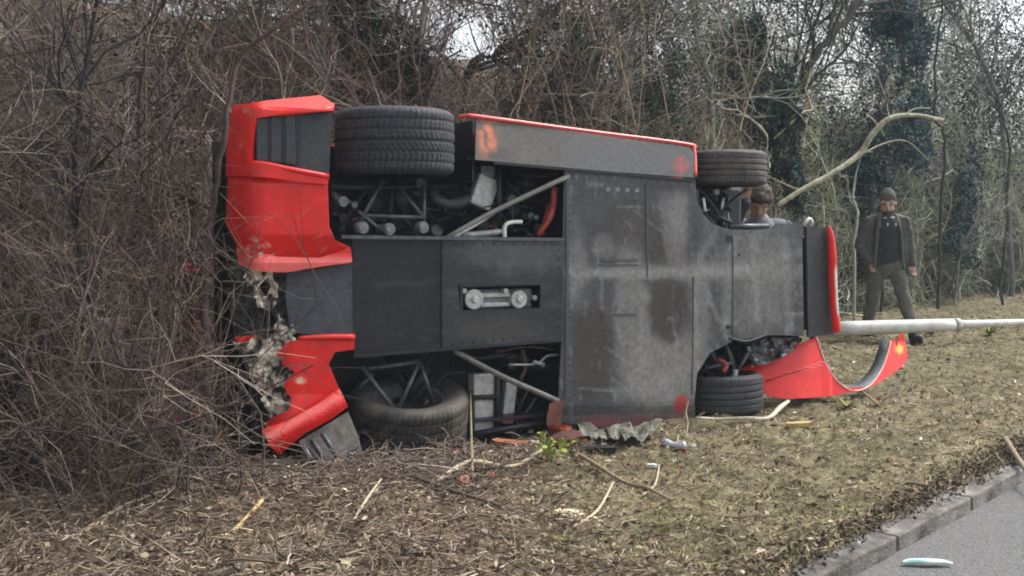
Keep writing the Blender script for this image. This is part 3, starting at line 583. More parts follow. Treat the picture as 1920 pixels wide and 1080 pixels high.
panel('broken_valance', jag([(432, 498), (545, 512), (548, 625), (520, 632), (440, 632), (425, 570)], 5, 6, 3), crump(.24, .10, 26, 2), M_fibre, car, 5, colf=grey, thick=.006, holes=[[(488, 530), (500, 522), (508, 538), (500, 556), (490, 552)], [(492, 588), (504, 580), (514, 592), (512, 612), (498, 614)]])
panel('torn_fibreglass', jag([(455, 505), (512, 508), (520, 545), (512, 585), (498, 580), (484, 575), (466, 548)], 5, 5, 4), crump(.15, .06, 18, 3), M_fibre, car, 3.5, colf=fib, thick=.005, holes=[[(486, 535), (502, 520), (508, 536), (500, 556), (488, 556)]])
panel('torn_fibreglass', jag([(436, 640), (520, 626), (556, 640), (535, 662), (545, 690), (560, 715), (550, 762), (514, 790), (496, 760), (474, 715), (460, 680)], 6, 6, 5), crump(.11, .07, 18, 4), M_fibre, car, 3.5, colf=fib, thick=.005)
panel('torn_fibreglass', jag([(518, 590), (540, 600), (556, 622), (530, 640), (508, 636)], 4, 4, 6), crump(.10, .07, 12, 5), M_fibre, car, 3.5, colf=lambda x, y: fib(x, y) * .6, thick=.005)

# red rear bumper, upper half
def redcol(x, y):
    c = np.tile(np.array([.78, .018, .013]), (len(x), 1)) * (.9 + .2 * fbm(x / 50, y / 50, 2))[:, None]
    f = sstep(.66, .74, fbm(x / 8, y / 7, 61, 3)) * (blob(x, y, 470, 475, 60, 25, 31) + .5 * blob(x, y, 445, 230, 25, 60, 33)); c = mixc(c, (.62, .52, .42), np.clip(f, 0, 1))
    c = mixc(c, (.25, .03, .03), .6 * sstep(.6, .72, fbm(x / 6, y / 16, 62, 3)) * blob(x, y, 440, 300, 26, 110, 34))
    c = mixc(c, (.20, .06, .045), .45 * sstep(.52, .75, fbm(x / 26, y / 34, 73, 4)) * (.3 + .7 * sstep(600, 700, y)))
    for q in range(4):
        r = random.Random(q); ax, ay = 440 + 170 * r.random(), 350 + 130 * r.random(); an = r.random() * 1.2 - .9; ln = 12 + 45 * r.random(); u = (x - ax) * math.cos(an) + (y - ay) * math.sin(an); v = -(x - ax) * math.sin(an) + (y - ay) * math.cos(an)
        c = mixc(c, (.85, .30, .27), .35 * (np.abs(v) < 1.6) * (u > 0) * (u < ln))
    c = mixc(c, (.82, .22, .20), .25 * sstep(.74, .80, fbm((x + y) / 5, (x - y) / 60, 71, 3)) * sstep(340, 360, y))
    return c
bu = panel('rear_bumper', [(428, 325), (470, 318), (540, 326), (614, 342), (617, 425), (628, 450), (656, 463), (658, 484), (590, 490), (520, 484), (446, 464), (424, 420)],
           lambda x, y: .02 + .22 * max(0, (500 - x) / 75) ** 2 + .05 * max(0, (y - 440) / 50) + .03 * max(0, (345 - y) / 25), M_redc, car, 4, colf=redcol, thick=.008, smooth=True)
panel('bumper_lip', [(444, 460), (520, 482), (600, 484), (657, 464), (660, 492), (600, 500), (535, 511), (480, 508), (448, 496)], lambda x, y: .02 + .20 * max(0, (500 - x) / 65) ** 2 - .025 * min(1, max(0, (y - 478) / 15)), M_redc, bu, 6, colf=lambda x, y: mixc(redcol(x, y), (.80, .25, .22), .45 * sstep(475, 492, y)), thick=.01)  # pinkish highlight along the lower edge is painted into the lip colour
panel('lamp_frame', [(440, 200), (478, 196), (500, 192), (600, 182), (626, 199), (624, 208), (540, 212), (482, 222), (476, 250), (471, 303), (540, 316), (616, 327), (613, 346), (560, 341), (500, 333), (455, 330), (428, 330), (430, 270)],
      lambda x, y: -.005 + .23 * max(0, (490 - x) / 62) ** 1.6 + .05 * max(0, (206 - y) / 20), M_redc, bu, 6, colf=lambda x, y: redcol(x, y) * 1.0, thick=.03)
tube('frame_edge', [cp(472, 302, .04), cp(478, 223, .04), cp(540, 213, .0), cp(624, 203, -.005)], .012, M_red, bu)
tube('frame_edge', [cp(452, 318, .10), cp(480, 306, .02), cp(545, 318, -.012), cp(616, 331, -.015)], .016, M_red, bu)
vp = panel('vent_panel', [(478, 221), (622, 205), (617, 326), (470, 303)], lambda x, y: .03 + .05 * max(0, (560 - x) / 80), mat('vent_grey', (.035, .042, .047), .6, .3, 20, .2), car, 10, thick=.006)
for i, x in enumerate((492, 518, 545)):
    a, b_ = cp(x, 216 - (x - 490) * .08, .025), cp(x - 4, 306 + (x - 490) * .12, .02); c = (a + b_) / 2
    bevel(bobj('vent_slat', box_bm(bmesh.new(), (0, 0, 0), (.062, .03, abs(a.z - b_.z) * .93)), MATS['vent_grey'], vp), .008).location = c
    bobj('vent_slot', box_bm(bmesh.new(), c + Vector((.043, .0, 0)), (.02, .018, abs(a.z - b_.z) * .9)), M_black, vp)
# lower half, torn and folded outwards
bl = panel('rear_bumper', [(664, 628), (664, 655), (628, 660), (616, 682), (632, 720), (646, 752), (600, 784), (550, 812), (500, 842), (489, 806)] + jag([(500, 792), (540, 770), (546, 745), (534, 716), (552, 700), (540, 688), (528, 684), (534, 672), (518, 664), (530, 650), (545, 634)], 4, 3, 12)[:-3],
           lambda x, y: .03 + .12 * max(0, (560 - x) / 70) ** 2 - .04 * max(0, (y - 740) / 90), M_redc, car, 6, colf=lambda x, y: mixc(redcol(x, y), (.8, .62, .45), .9 * blob(x, y, 562, 714, 9, 6, 40, .3, .2)), thick=.008)
panel('rear_bumper', [(440, 632), (500, 626), (498, 636), (470, 646), (446, 656)], lambda x, y: .22, M_redc, car, 5, colf=redcol, thick=.02)
panel('bumper_lip', [(490, 806), (540, 790), (600, 756), (636, 728), (652, 762), (618, 786), (570, 812), (522, 852), (508, 838)], lambda x, y: -.03 - .05 * math.sin(pi * min(1, max(0, (y + .52 * x - 1062) / 62))) , M_redc, bl, 6, colf=lambda x, y: mixc(redcol(x, y), (.80, .25, .22), .5 * blob(x, (y + .58 * x), 570, 1112, 300, 8, 8, .3, .3)), thick=.012)
tube('bumper_fold', [cp(560, 634, .03), cp(610, 632, .02), cp(664, 632, .02)], [.012, .018, .02], M_red, bl)
vq = panel('vent_panel', [(560, 828), (652, 772), (672, 820), (686, 880), (640, 890), (570, 868)], lambda x, y: .0 - .12 * max(0, (y - 770) / 100), mat('vent_muddy', (.12, .112, .098), .85, .45, 16, .4), car, 8, thick=.01)
for a, b_ in (((566, 834), (590, 872)), ((584, 824), (612, 868)), ((604, 812), (632, 858))):
    p, q = cp(*a, -.10), cp(*b_, -.16); tube('vent_slat', [p, q], [.016, .012], M_tube, vq, 6)
# tail panel, lamps and wing at the far left, seen through the brush
uT = -.80
tp = bobj('tail_panel', box_bm(bmesh.new(), (uT, .50, .90), (.05, .55, 1.50)), M_black, car); bevel(tp, .03)
for zc in (.28, .50, 1.30, 1.52):
    bm = bmesh.new(); cyl_bm(bm, (uT - .035, .65, zc), .085, .04, 'X', 28); lp = bobj('tail_lamp', bm, mat('lamp_red', (.35, .01, .01), .15, .1, 5, 0), car)
bmw = bmesh.new(); box_bm(bmw, (uT - .22, 1.12, .58), (.26, .04, .98)); M_shadered = mat('shaded_red', (.16, .012, .014), .5, .5, 14, .2); bevel(bobj('rear_wing', bmw, M_shadered, car), .015)  # wing and supports: body red darkened, their shade put into the colour
bmw = bmesh.new(); box_bm(bmw, (uT - .12, .96, .13), (.34, .36, .035)); bevel(bobj('wing_support', bmw, M_shadered, car), .012)
bmw = bmesh.new(); box_bm(bmw, (uT - .12, .96, 1.02), (.26, .36, .035)); bevel(bobj('wing_support', bmw, M_shadered, car), .012)

# sills
def sillcol(x, y):
    c = np.tile(np.array([.068, .062, .054]), (len(x), 1)) * (.8 + .4 * fbm(x / 50, y / 30, 51))[:, None]
    c = mixc(c, (.07, .074, .08), .7 * sstep(1020, 1100, x))
    c = mixc(c, (.55, .15, .07), np.clip(.95 * sstep(.38, .55, fbm(x / 7, y / 14, 52, 3)) * blob(x, y, 914, 256, 17, 38, 53, .4, .5), 0, 1))
    c = mixc(c, (.38, .05, .05), .8 * sstep(.3, .5, fbm(x / 7, y / 7, 54, 2)) * blob(x, y, 1276, 312, 14, 20, 55, .3, .4))
    c = mixc(c, (.03, .03, .03), .5 * blob(x, y, 930, 290, 26, 12, 56))
    return c
sill = panel('sill', [(892, 222), (1290, 277), (1302, 288), (1304, 334), (1056, 316), (925, 303), (890, 300)], lambda x, y: .10 * max(0, min(1, (308 + (x - 900) * .07 - y) / 80)) - .012, M_floor, car, 8, colf=sillcol, thick=.012)
tube('sill_lip', [cp(862, 219, .20), cp(880, 217, .13), cp(900, 219, .09), cp(1100, 246, .085), cp(1285, 270, .08), cp(1301, 281, .07), cp(1304, 330, -.01)], .0125, mat('red_edge', (.78, .09, .07), .4, .25, 9, .1, coat=.3), sill, 10, 6)
strip('sill_seam', (925, 305), (1302, 338), 5, -.014, M_black, sill, .012)
rivets('rivets', [(x, 231 + (x - 900) * .145) for x in range(935, 1290, 44)] + [(x, 318 + (x - 1060) * .07) for x in range(1075, 1290, 30)] + [(1008, 300), (1120, 262), (1200, 300)], M_alud, .005, sill, -.0)
lsill = panel('sill', [(1046, 754), (1301, 750), (1298, 803), (1160, 806), (1048, 793)], lambda x, y: -.014 + .03 * max(0, (y - 760) / 40), M_floor, car, 7, colf=lambda x, y: floor_col(x, y) * .9, thick=.008)
uS = cp(892, 222, 0).x
wl = bmesh.new(); box_bm(wl, (uS + .02, .32, 1.745), (.012, .5, .36)); bobj('wheel_arch_liner', wl, M_black, car)
panel('sill_fragment', jag([(1030, 756), (1056, 752), (1052, 800), (1024, 796)], 3, 4, 8), -.02, M_redc, car, 4, colf=lambda x, y: np.array([.16, .06, .045]) * (.5 + fbm(x / 8, y / 8, 5))[:, None], thick=.006)

# red body on the far side: doors, engine cover, cabin
def sect(u):
    ht = np.interp(u, [-1, -.6, .3, .75, 1.15, 1.8, 2.35, 2.6, 2.72], [.88, .90, .93, 1.08, 1.12, 1.10, .78, .62, .55])
    w0 = np.interp(u, [-1, -.6, 0, 1, 2, 2.72], [.06, .03, .02, .06, .10, .14]); zi = np.interp(u, [-1, .3, .75, 1.8, 2.35, 2.72], [.30, .30, .42, .42, .30, .30])
    Wd = 1.90
    return [(w0 + .03, .10), (w0, .30), (w0, .50), (w0 + .03, .66), (w0 + .12, .72), (zi, ht * .96), (zi + .2, ht), (Wd / 2, ht + .01), (Wd - zi - .2, ht), (Wd - zi, ht * .96), (Wd - w0 - .12, .72), (Wd - w0 - .03, .66), (Wd - w0, .50), (Wd - w0, .30), (Wd - w0 - .03, .10)]
us = np.linspace(-.62, 2.60, 40); bm = bmesh.new(); ring = [[bm.verts.new((u, y, z + .03)) for z, y in sect(u)] for u in us]
for i in range(len(us) - 1):
    for k in range(14):
        u = (us[i] + us[i + 1]) / 2; side = k < 4 or k > 9
        if side and (math.hypot(u - .12, [.2, .4, .58, .7][k if k < 4 else 13 - k] - .22) < .60): continue
        if side and u > 2.12: continue
        if 6 <= k <= 7 and False: continue
        bm.faces.new((ring[i][k], ring[i + 1][k], ring[i + 1][k + 1], ring[i][k + 1]))
body = bobj('body_shell', bm, M_red, car, True); s = body.modifiers.new('thick', 'SOLIDIFY'); s.thickness = .02; s.offset = 0
for zs in (1, -1):                                  # side windows and doors
    zc = .95 + zs * .73
    bm = bmesh.new(); box_bm(bm, (1.35, .90, zc), (.8, .22, .01), Matrix.Rotation(zs * .55, 3, 'X')); bobj('side_window', bm, M_glass, car)
bm = bmesh.new(); box_bm(bm, (2.05, .98, .95), (.62, .012, 1.1), Matrix.Rotation(-.52, 3, 'Z')); bobj('windscreen', bm, M_glass, car)
inner = bmesh.new(); box_bm(inner, (.12, .57, .95), (2.08, .02, 1.66)); box_bm(inner, (1.155, .30, .92), (.02, .56, 1.62)); box_bm(inner, (-.86, .42, .95), (.02, .3, 1.5)); box_bm(inner, (.12, .32, .125), (2.05, .52, .02)); box_bm(inner, (.75, .30, 1.70), (.6, .5, .02)); bobj('bay_bulkhead', inner, M_black, car)

# ------------------------------------------------------------------ wheels
def tyre_mesh(R, Wd, rim, n=260, kind=0, col=(.035, .036, .040), mud=0.0, seed=0):
    prof = []                                          # (z, radius, tread weight)
    hw = Wd / 2; nr = 46
    for q in np.linspace(-1, 1, nr):
        sh = max(0, (abs(q) - .80) / .20); prof.append((q * hw * (.985), R - .028 * sh ** 2.2 - .004 * q * q, 1.0 if abs(q) < .97 else 0))
    sw = [(hw * 1.02, R - .055, 0), (hw * 1.01, (R + rim) / 2, 0), (hw * .93, rim + .012, 0), (hw * .86, rim, 0), (hw * .80, rim - .002, 0)]
    prof = [(-a, b_, c) for a, b_, c in sw[::-1]] + prof + sw
    th = np.arange(n) * 2 * pi / n; z = np.array([p[0] for p in prof]); r0 = np.array([p[1] for p in prof]); tw = np.array([p[2] for p in prof])
    zz, tt = np.meshgrid(z / hw, th, indexing='ij'); dep = np.zeros_like(zz)
    for g in ((-.62, -.33, 0.0, .33, .62) if kind == 0 else (-.5, -.17, .17, .5)): dep = np.maximum(dep, (np.abs(zz - g) < (.028 if kind == 0 else .035)) * 1.0)
    N = 64 if kind == 0 else 56
    if kind == 0:
        ph = (tt / (2 * pi) * N + 2.6 * np.abs(zz + .45) * np.where(zz < 0, 1, .25) - 1.5 * np.abs(zz - .3)) % 1.0
        dep = np.maximum(dep, (ph < .26) * np.where(zz < .1, .85, .55))
    else:
        ph = (tt / (2 * pi) * N + 1.2 * zz) % 1.0; dep = np.maximum(dep, (ph < .18) * (np.abs(zz) > .5) * .7)
    dep = dep * tw[:, None]
    rr = r0[:, None] - .0085 * dep
    V = np.stack([rr * np.cos(tt), rr * np.sin(tt), zz * hw], -1).reshape(-1, 3)
    m = len(prof); i, j = np.meshgrid(np.arange(m - 1), np.arange(n), indexing='ij'); j2 = (j + 1) % n
    Q = np.stack([i * n + j, i * n + j2, (i + 1) * n + j2, (i + 1) * n + j], -1).reshape(-1, 4)
    c = np.tile(np.array(col), (len(V), 1)) * (1 - .55 * dep.reshape(-1, 1)) * (.85 + .3 * fbm(V[:, 0] * 9 + seed, V[:, 2] * 9 + V[:, 1] * 6, 3))[:, None]
    if mud: 
        f = mud * sstep(.42, .62, fbm(V[:, 0] * 7, V[:, 2] * 8 + V[:, 1] * 7, 5 + seed)); c = c * (1 - f[:, None]) + np.array([.15, .125, .09]) * f[:, None]
    return npmesh('tyre', V, Q, 4, c)
def wheel(loc, R, Wd, rim, rot, kind, outer, tm, hubm=M_dark):
    bm = bmesh.new(); n = 48; hw = Wd / 2; prof = [(-hw * .8, rim), (-hw * .74, rim - .02), (-hw * .3, rim - .03), (0, rim - .05), (hw * .3, rim - .03), (hw * .74, rim - .02), (hw * .8, rim)]
    rg = [[bm.verts.new((r * cos(2 * pi * k / n), r * sin(2 * pi * k / n), z)) for k in range(n)] for z, r in prof]
    for a, b_ in zip(rg[:-1], rg[1:]):
        for k in range(n): bm.faces.new((a[k], a[(k + 1) % n], b_[(k + 1) % n], b_[k]))
    for k in range(5):
        box_bm(bm, (cos(2 * pi * k / 5) * rim * .5, sin(2 * pi * k / 5) * rim * .5, outer * hw * .45), (rim * .95, .06, .03), Matrix.Rotation(2 * pi * k / 5, 3, 'Z'))
    cyl_bm(bm, (0, 0, outer * hw * .45), .07, .05, 'Z', 24)
    w_ = bobj('wheel', bm, M_alud, car); w_.location = loc; w_.rotation_euler = rot
    t = link('tyre', tm, M_rub, w_)
    bm = bmesh.new(); cyl_bm(bm, (0, 0, -outer * hw * .15), rim * .78, .028, 'Z', 40); cyl_bm(bm, (0, 0, -outer * hw * .3), .075, .09, 'Z', 20); bobj('brake_disc', bm, hubm, w_)
    bm = bmesh.new(); box_bm(bm, (rim * .6, 0, -outer * hw * .15), (.09, .2, .085)); bevel(bobj('brake_caliper', bm, M_dark, w_), .01)
    return w_
uR = cp(741, 270, .21).x; uF = cp(1361, 310, .19).x
wheel((uR, .215, 1.782), .350, .375, .215, (0, 0, .3), 0, 1, tyre_mesh(.350, .375, .215, 280, 0, (.046, .048, .054)))
wheel((uR + .085, .225, .140), .355, .375, .215, (radians(3), radians(-15), 1.1), 0, -1, tyre_mesh(.355, .375, .215, 280, 0, (.046, .044, .041), .5, 3))
wheel((uF, .21, 1.70), .295, .235, .205, (0, 0, 0), 1, 1, tyre_mesh(.295, .235, .205, 220, 1, (.062, .060, .060), .35, 6))
wheel((uF - .01, .21, .140), .295, .262, .205, (radians(-2), 0, .5), 1, -1, tyre_mesh(.295, .262, .205, 220, 1, (.046, .049, .054), .1, 9))

# ------------------------------------------------------------------ rear suspension, engine bay
def bar(name, pts, r, m=M_tube, S=8, parent=car, n=4): return tube(name, [cp(*p) for p in pts], r, m, parent, S, n)
def wish(lst, r=.013, m=M_tube, name='wishbone', par=car):
    bm = bmesh.new()
    for seg in lst: tube_bm(bm, [cp(*p) for p in seg], r, 8, 1)
    return bobj(name, bm, m, par, True)
w1 = wish([[(718, 335, .16), (676, 415, .10)], [(676, 404, .10), (795, 408, .10)], [(752, 355, .16), (795, 410, .10)], [(795, 345, .16), (795, 432, .10)], [(672, 396, .10), (722, 440, .10)]])
wish([[(690, 360, .30), (640, 400, .30)], [(760, 345, .32), (700, 435, .30)], [(770, 372, .3), (835, 430, .3)]], .010, M_dark)
for x, y in ((677, 427), (790, 427), (727, 430)):
    bm = bmesh.new(); cyl_bm(bm, cp(x, y, .09), .036, .06, 'Y', 20); cyl_bm(bm, cp(x, y, .055), .018, .03, 'Y', 12); bevel(bobj('pivot_bush', bm, M_alud, w1), .004)
wish([[(680, 690, .12), (744, 774, .06)], [(690, 692, .12), (786, 678, .10)], [(786, 678, .10), (748, 766, .06)], [(788, 680, .12), (812, 755, .10)], [(700, 700, .2), (660, 740, .25)]], .014)
wish([[(830, 650, .3), (778, 705, .22)], [(845, 690, .3), (790, 745, .25)]], .012, M_dark)
bar('shock_absorber', [(800, 690, .22), (770, 735, .20)], .042, M_dark, 14)
bar('shock_absorber', [(742, 345, .28), (755, 400, .26)], .042, M_dark, 14)
bar('drive_shaft', [(730, 440, .28), (735, 330, .26)], .022, M_dark, 12); bar('drive_shaft', [(725, 660, .28), (770, 745, .24)], .022, M_dark, 12)
gb = bobj('gearbox', box_bm(bmesh.new(), cp(730, 560, .34), (.60, .32, .46)), M_dark, car); bevel(gb, .03)
eb = bobj('engine_block', box_bm(bmesh.new(), cp(930, 545, .36), (.62, .36, .62)), M_dark, car); bevel(eb, .03)
bm = bmesh.new(); cyl_bm(bm, cp(640, 378, .22), .03, .07, 'Y', 18); cyl_bm(bm, cp(662, 384, .24), .018, .05, 'Y', 14); bobj('rear_light_socket', bm, M_alud, car)
bar('brake_duct', [(872, 352, .30), (880, 372, .22), (845, 384, .20), (815, 372, .22), (812, 350, .30)], .034, mat('duct_rubber', (.045, .045, .042), .55, .3, 20, .2), 14)
bm = bmesh.new(); box_bm(bm, cp(906, 360, .20), (.15, .06, .20), Matrix.Rotation(.35, 3, 'Y')); bevel(bobj('heat_shield', bm, M_alu, car), .012)
bm = bmesh.new(); box_bm(bm, cp(912, 322, .20), (.10, .05, .07)); bevel(bobj('bracket', bm, M_alud, car), .006)
bar('chassis_tube', [(935, 306, .14), (937, 440, .14)], .016, M_dark); bar('chassis_tube', [(620, 352, .2), (860, 350, .25)], .016, M_dark)
bar('brace_bar', [(838, 446, .01), (930, 395, .01), (1066, 330, .0)], .0165, mat('brace_paint', (.16, .155, .14), .5, .3, 15, .2)); bar('brace_bar', [(850, 447, -.005), (925, 400, .03)], .012, M_alu)
bar('brace_bar', [(852, 658, .015), (940, 705, .02), (1046, 752, .0)], .0185, MATS['brace_paint'])
bar('coolant_hose', [(1040, 352, .10), (1037, 385, .08), (1030, 410, .06), (1008, 442, .08)], [.022, .022, .019, .017], M_hose, 12); bar('coolant_hose', [(1030, 385, .13), (1020, 420, .12), (1016, 442, .12)], .014, M_hose, 10)
bar('breather_pipe', [(946, 446, .04), (947, 424, .04), (958, 417, .04), (978, 416, .05)], .0125, M_white, 10, n=8)
bar('exhaust_pipe', [(868, 442, .16), (930, 436, .14), (940, 428, .16)], .022, M_alu, 12)
for i, (x, y, yy, rr) in enumerate([(900, 420, .3, .04), (960, 390, .32, .05), (990, 405, .25, .022), (1000, 408, .2, .016), (985, 350, .35, .06), (700, 385, .36, .05), (640, 410, .3, .03)]):
    bm = bmesh.new(); cyl_bm(bm, cp(x, y, yy), rr, .08, 'Y', 16); bobj('engine_fitting', bm, M_alud if rr < .025 else M_dark, car)
for pts in ([(950, 340, .3), (985, 372, .25), (1030, 376, .25)], [(880, 400, .3), (940, 380, .28), (1000, 392, .26)], [(960, 320, .3), (1000, 330, .2), (1050, 326, .15)], [(630, 430, .3), (670, 380, .3), (690, 350, .3)], [(800, 420, .34), (850, 400, .3), (890, 330, .34)]):
    bar('pipe', pts, .012, M_dark, 8)
bm = bmesh.new(); box_bm(bm, cp(904, 720, .16), (.155, .08, .135)); a = bobj('silencer_box', bm, M_alu, car); bevel(a, .01)
bm = bmesh.new(); box_bm(bm, cp(903, 778, .16), (.14, .08, .20)); a = bobj('silencer_box', bm, M_alu, car); bevel(a, .01)
bm = bmesh.new(); box_bm(bm, cp(952, 755, .20), (.085, .06, .26), Matrix.Rotation(.12, 3, 'Y')); bevel(bobj('heat_shield', bm, M_alu, car), .012)
bm = bmesh.new(); box_bm(bm, cp(952, 806, .16), (.06, .04, .04)); bevel(bobj('bracket', bm, M_alu, car), .006)
bar('chassis_tube', [(932, 690, .12), (932, 815, .10)], .02, M_black); bar('chassis_tube', [(880, 745, .10), (940, 745, .10)], .013, M_black); bar('chassis_tube', [(1020, 770, .15), (965, 818, .12)], .011, M_dark); bar('chassis_tube', [(885, 815, .08), (1030, 790, .06)], .02, M_black)
bar('chassis_tube', [(1005, 745, .15), (975, 790, .15)], .008, M_tube)
bar('coolant_hose', [(860, 660, .2), (900, 672, .2), (960, 664, .2), (1000, 690, .2), (1045, 684, .16)], .016, M_dark)
bar('fuel_line', [(955, 684, .10), (1005, 682, .10), (1025, 668, .10), (1046, 665, .10)], .008, M_alu, 8, n=6); bar('fuel_line', [(1000, 678, .09), (1020, 684, .09)], .013, M_alu, 8)
bar('fuel_line', [(930, 660, .14), (985, 650, .12), (1040, 655, .12)], .008, mat('rusty_steel', (.12, .06, .045), .8, .5, 30, .4), 8); bar('fuel_line', [(980, 655, .12), (985, 690, .12), (975, 712, .14)], .012, MATS['rusty_steel'], 8)

for (x0_, x1_, y0_, y1_, n_) in ((625, 1045, 345, 440, 34), (650, 1035, 665, 800, 26), (1312, 1365, 355, 425, 12), (1325, 1440, 645, 705, 12)):
    for k in range(n_):
        r = random.Random(k * 7 + x0_); ax, ay = x0_ + (x1_ - x0_) * r.random(), y0_ + (y1_ - y0_) * r.random(); P_ = [(ax, ay, .22 + .2 * r.random())]
        for q in range(3): P_.append((min(x1_, max(x0_, P_[-1][0] + r.gauss(0, 26))), min(y1_, max(y0_, P_[-1][1] + r.gauss(0, 20))), .16 + .3 * r.random()))
        bar('cable', P_, .004 + .008 * r.random(), r.choice([M_dark, M_dark, M_black, M_tube, M_alud, MATS['rusty_steel']]), 6)
    for k in range(n_ // 3):
        r = random.Random(k * 5 + x0_ + 1); bm = bmesh.new(); c = cp(x0_ + (x1_ - x0_) * r.random(), y0_ + (y1_ - y0_) * r.random(), .3 + .12 * r.random())
        if r.random() < .5: box_bm(bm, c, (.04 + .07 * r.random(), .04, .03 + .07 * r.random()), Matrix.Rotation(r.random(), 3, 'Y'))
        else: cyl_bm(bm, c, .015 + .03 * r.random(), .06, 'Y', 14)
        bevel(bobj('casting', bm, r.choice([M_dark, M_tube, M_alud]), car), .005)
# ------------------------------------------------------------------ front of the car
panel('nose_lip', [(1510, 424), (1551, 430), (1562, 627), (1514, 632)], lambda x, y: .012 + .04 * (x - 1510) / 50, M_floor, car, 8, colf=lambda x, y: np.tile(np.array([.042, .043, .048]), (len(x), 1)) * (.7 + .6 * fbm(x / 14, y / 40, 9))[:, None], thick=.02)
nb = tube('nose_bumper', [cp(1554, 425, .01), cp(1557, 440, .005), cp(1560, 480, .0), cp(1563, 560, .0), cp(1569, 622, .0)], [.012, .024, .031, .031, .028], M_redc, car, 20, 14)
co = np.array([v.co[:] for v in nb.data.vertices]); za = [cp(1569, 622, .0).z, cp(1563, 560, .0).z, cp(1560, 480, .0).z, cp(1554, 425, .01).z]; xa = [cp(1569, 622, .0).x, cp(1563, 560, .0).x, cp(1560, 480, .0).x, cp(1554, 425, .01).x]
f = sstep(.004, .014, .84 * (co[:, 0] - np.interp(co[:, 2], za, xa)) - .55 * co[:, 1] + .008 * (fbm(co[:, 2] * 30, co[:, 0] * 30, 3) - .5)) * sstep(cp(1563, 600).z, cp(1563, 580).z, co[:, 2]) * sstep(cp(1563, 490).z, cp(1563, 515).z, co[:, 2])
set_col(nb.data, mixc(np.tile(np.array([.78, .02, .015]), (len(co), 1)), (.72, .68, .64), f))
bm = bmesh.new(); a = cp(1380, 440, .22); b_ = cp(1530, 615, .22)
box_bm(bm, ((a.x + b_.x) / 2, .24, (a.z + b_.z) / 2), (abs(b_.x - a.x), .40, abs(b_.z - a.z) * .97)); bevel(bobj('front_tub', bm, M_dark, car), .02)
bm = bmesh.new(); box_bm(bm, (cp(1318, 500).x, .34, .95), (.03, .55, 1.2)); bobj('front_bulkhead', bm, M_black, car)
for q, zc in ((380, 1.38), (680, .42)): bevel(bobj('inner_wing', box_bm(bmesh.new(), (cp(1345, q, .45).x, .5, zc), (.35, .25, .42)), M_black, car), .03)
ey = cp(1517, 416, .03); tube('tow_eye', [ey + Vector((-.035, .02, -.03)), ey + Vector((-.03, 0, .0)), ey + Vector((0, 0, .022)), ey + Vector((.03, 0, 0)), ey + Vector((.035, .02, -.03))], .012, M_white, car, 10, 6)
wish([[(1312, 352, .15), (1345, 400, .08)], [(1345, 398, .10), (1400, 356, .14)], [(1330, 400, .12), (1372, 418, .10)], [(1340, 360, .25), (1372, 395, .2)]], .014, M_dark)
bar('front_crossbar', [(1368, 424, .04), (1440, 424, .05)], .017, M_tube, 10)
bar('steering_arm', [(1322, 396, .06), (1319, 372, .1)], .010, M_white, 8); bar('steering_arm', [(1353, 392, .06), (1356, 372, .08)], .009, M_alu, 8); bm = bmesh.new(); cyl_bm(bm, cp(1342, 360, .1), .022, .03, 'Y', 14); bobj('ball_joint', bm, M_alud, car)
wish([[(1330, 655, .12), (1360, 705, .10)], [(1360, 640, .10), (1378, 700, .10)], [(1412, 645, .10), (1380, 702, .08)], [(1325, 690, .1), (1372, 680, .1)]], .013)
bar('shock_absorber', [(1362, 650, .18), (1376, 700, .14)], .03, M_dark, 12); bar('front_brake_hose', [(1345, 672, .10), (1362, 684, .06), (1356, 698, .05)], .016, M_hose, 10)
bm = bmesh.new(); cyl_bm(bm, cp(1378, 700, .08), .02, .05, 'Z', 12); bobj('ball_joint', bm, M_alu, car)
panel('front_liner', jag([(1310, 690), (1330, 660), (1378, 636), (1450, 625), (1505, 632), (1495, 655), (1440, 690), (1400, 705), (1350, 712)], 3, 3, 2), crump(.30, .10, 30, 8), M_black, car, 6, thick=.01)
panel('crumpled_shield', jag([(1400, 650), (1440, 632), (1500, 632), (1492, 655), (1440, 682), (1408, 690)], 3, 3, 6), crump(.10, .08, 14, 9), mat('shield_foil', (.16, .17, .19), .35, .6, 30, .3, metal=.5), car, 4, thick=.004)
bar('front_cable', [(1440, 622, .03), (1462, 615, .03), (1485, 620, .03), (1505, 634, .05)], .008, M_white, 8, n=6)
bar('front_cable', [(1365, 634, .0), (1400, 640, -.01), (1440, 627, .0)], .010, M_black, 8, n=6)

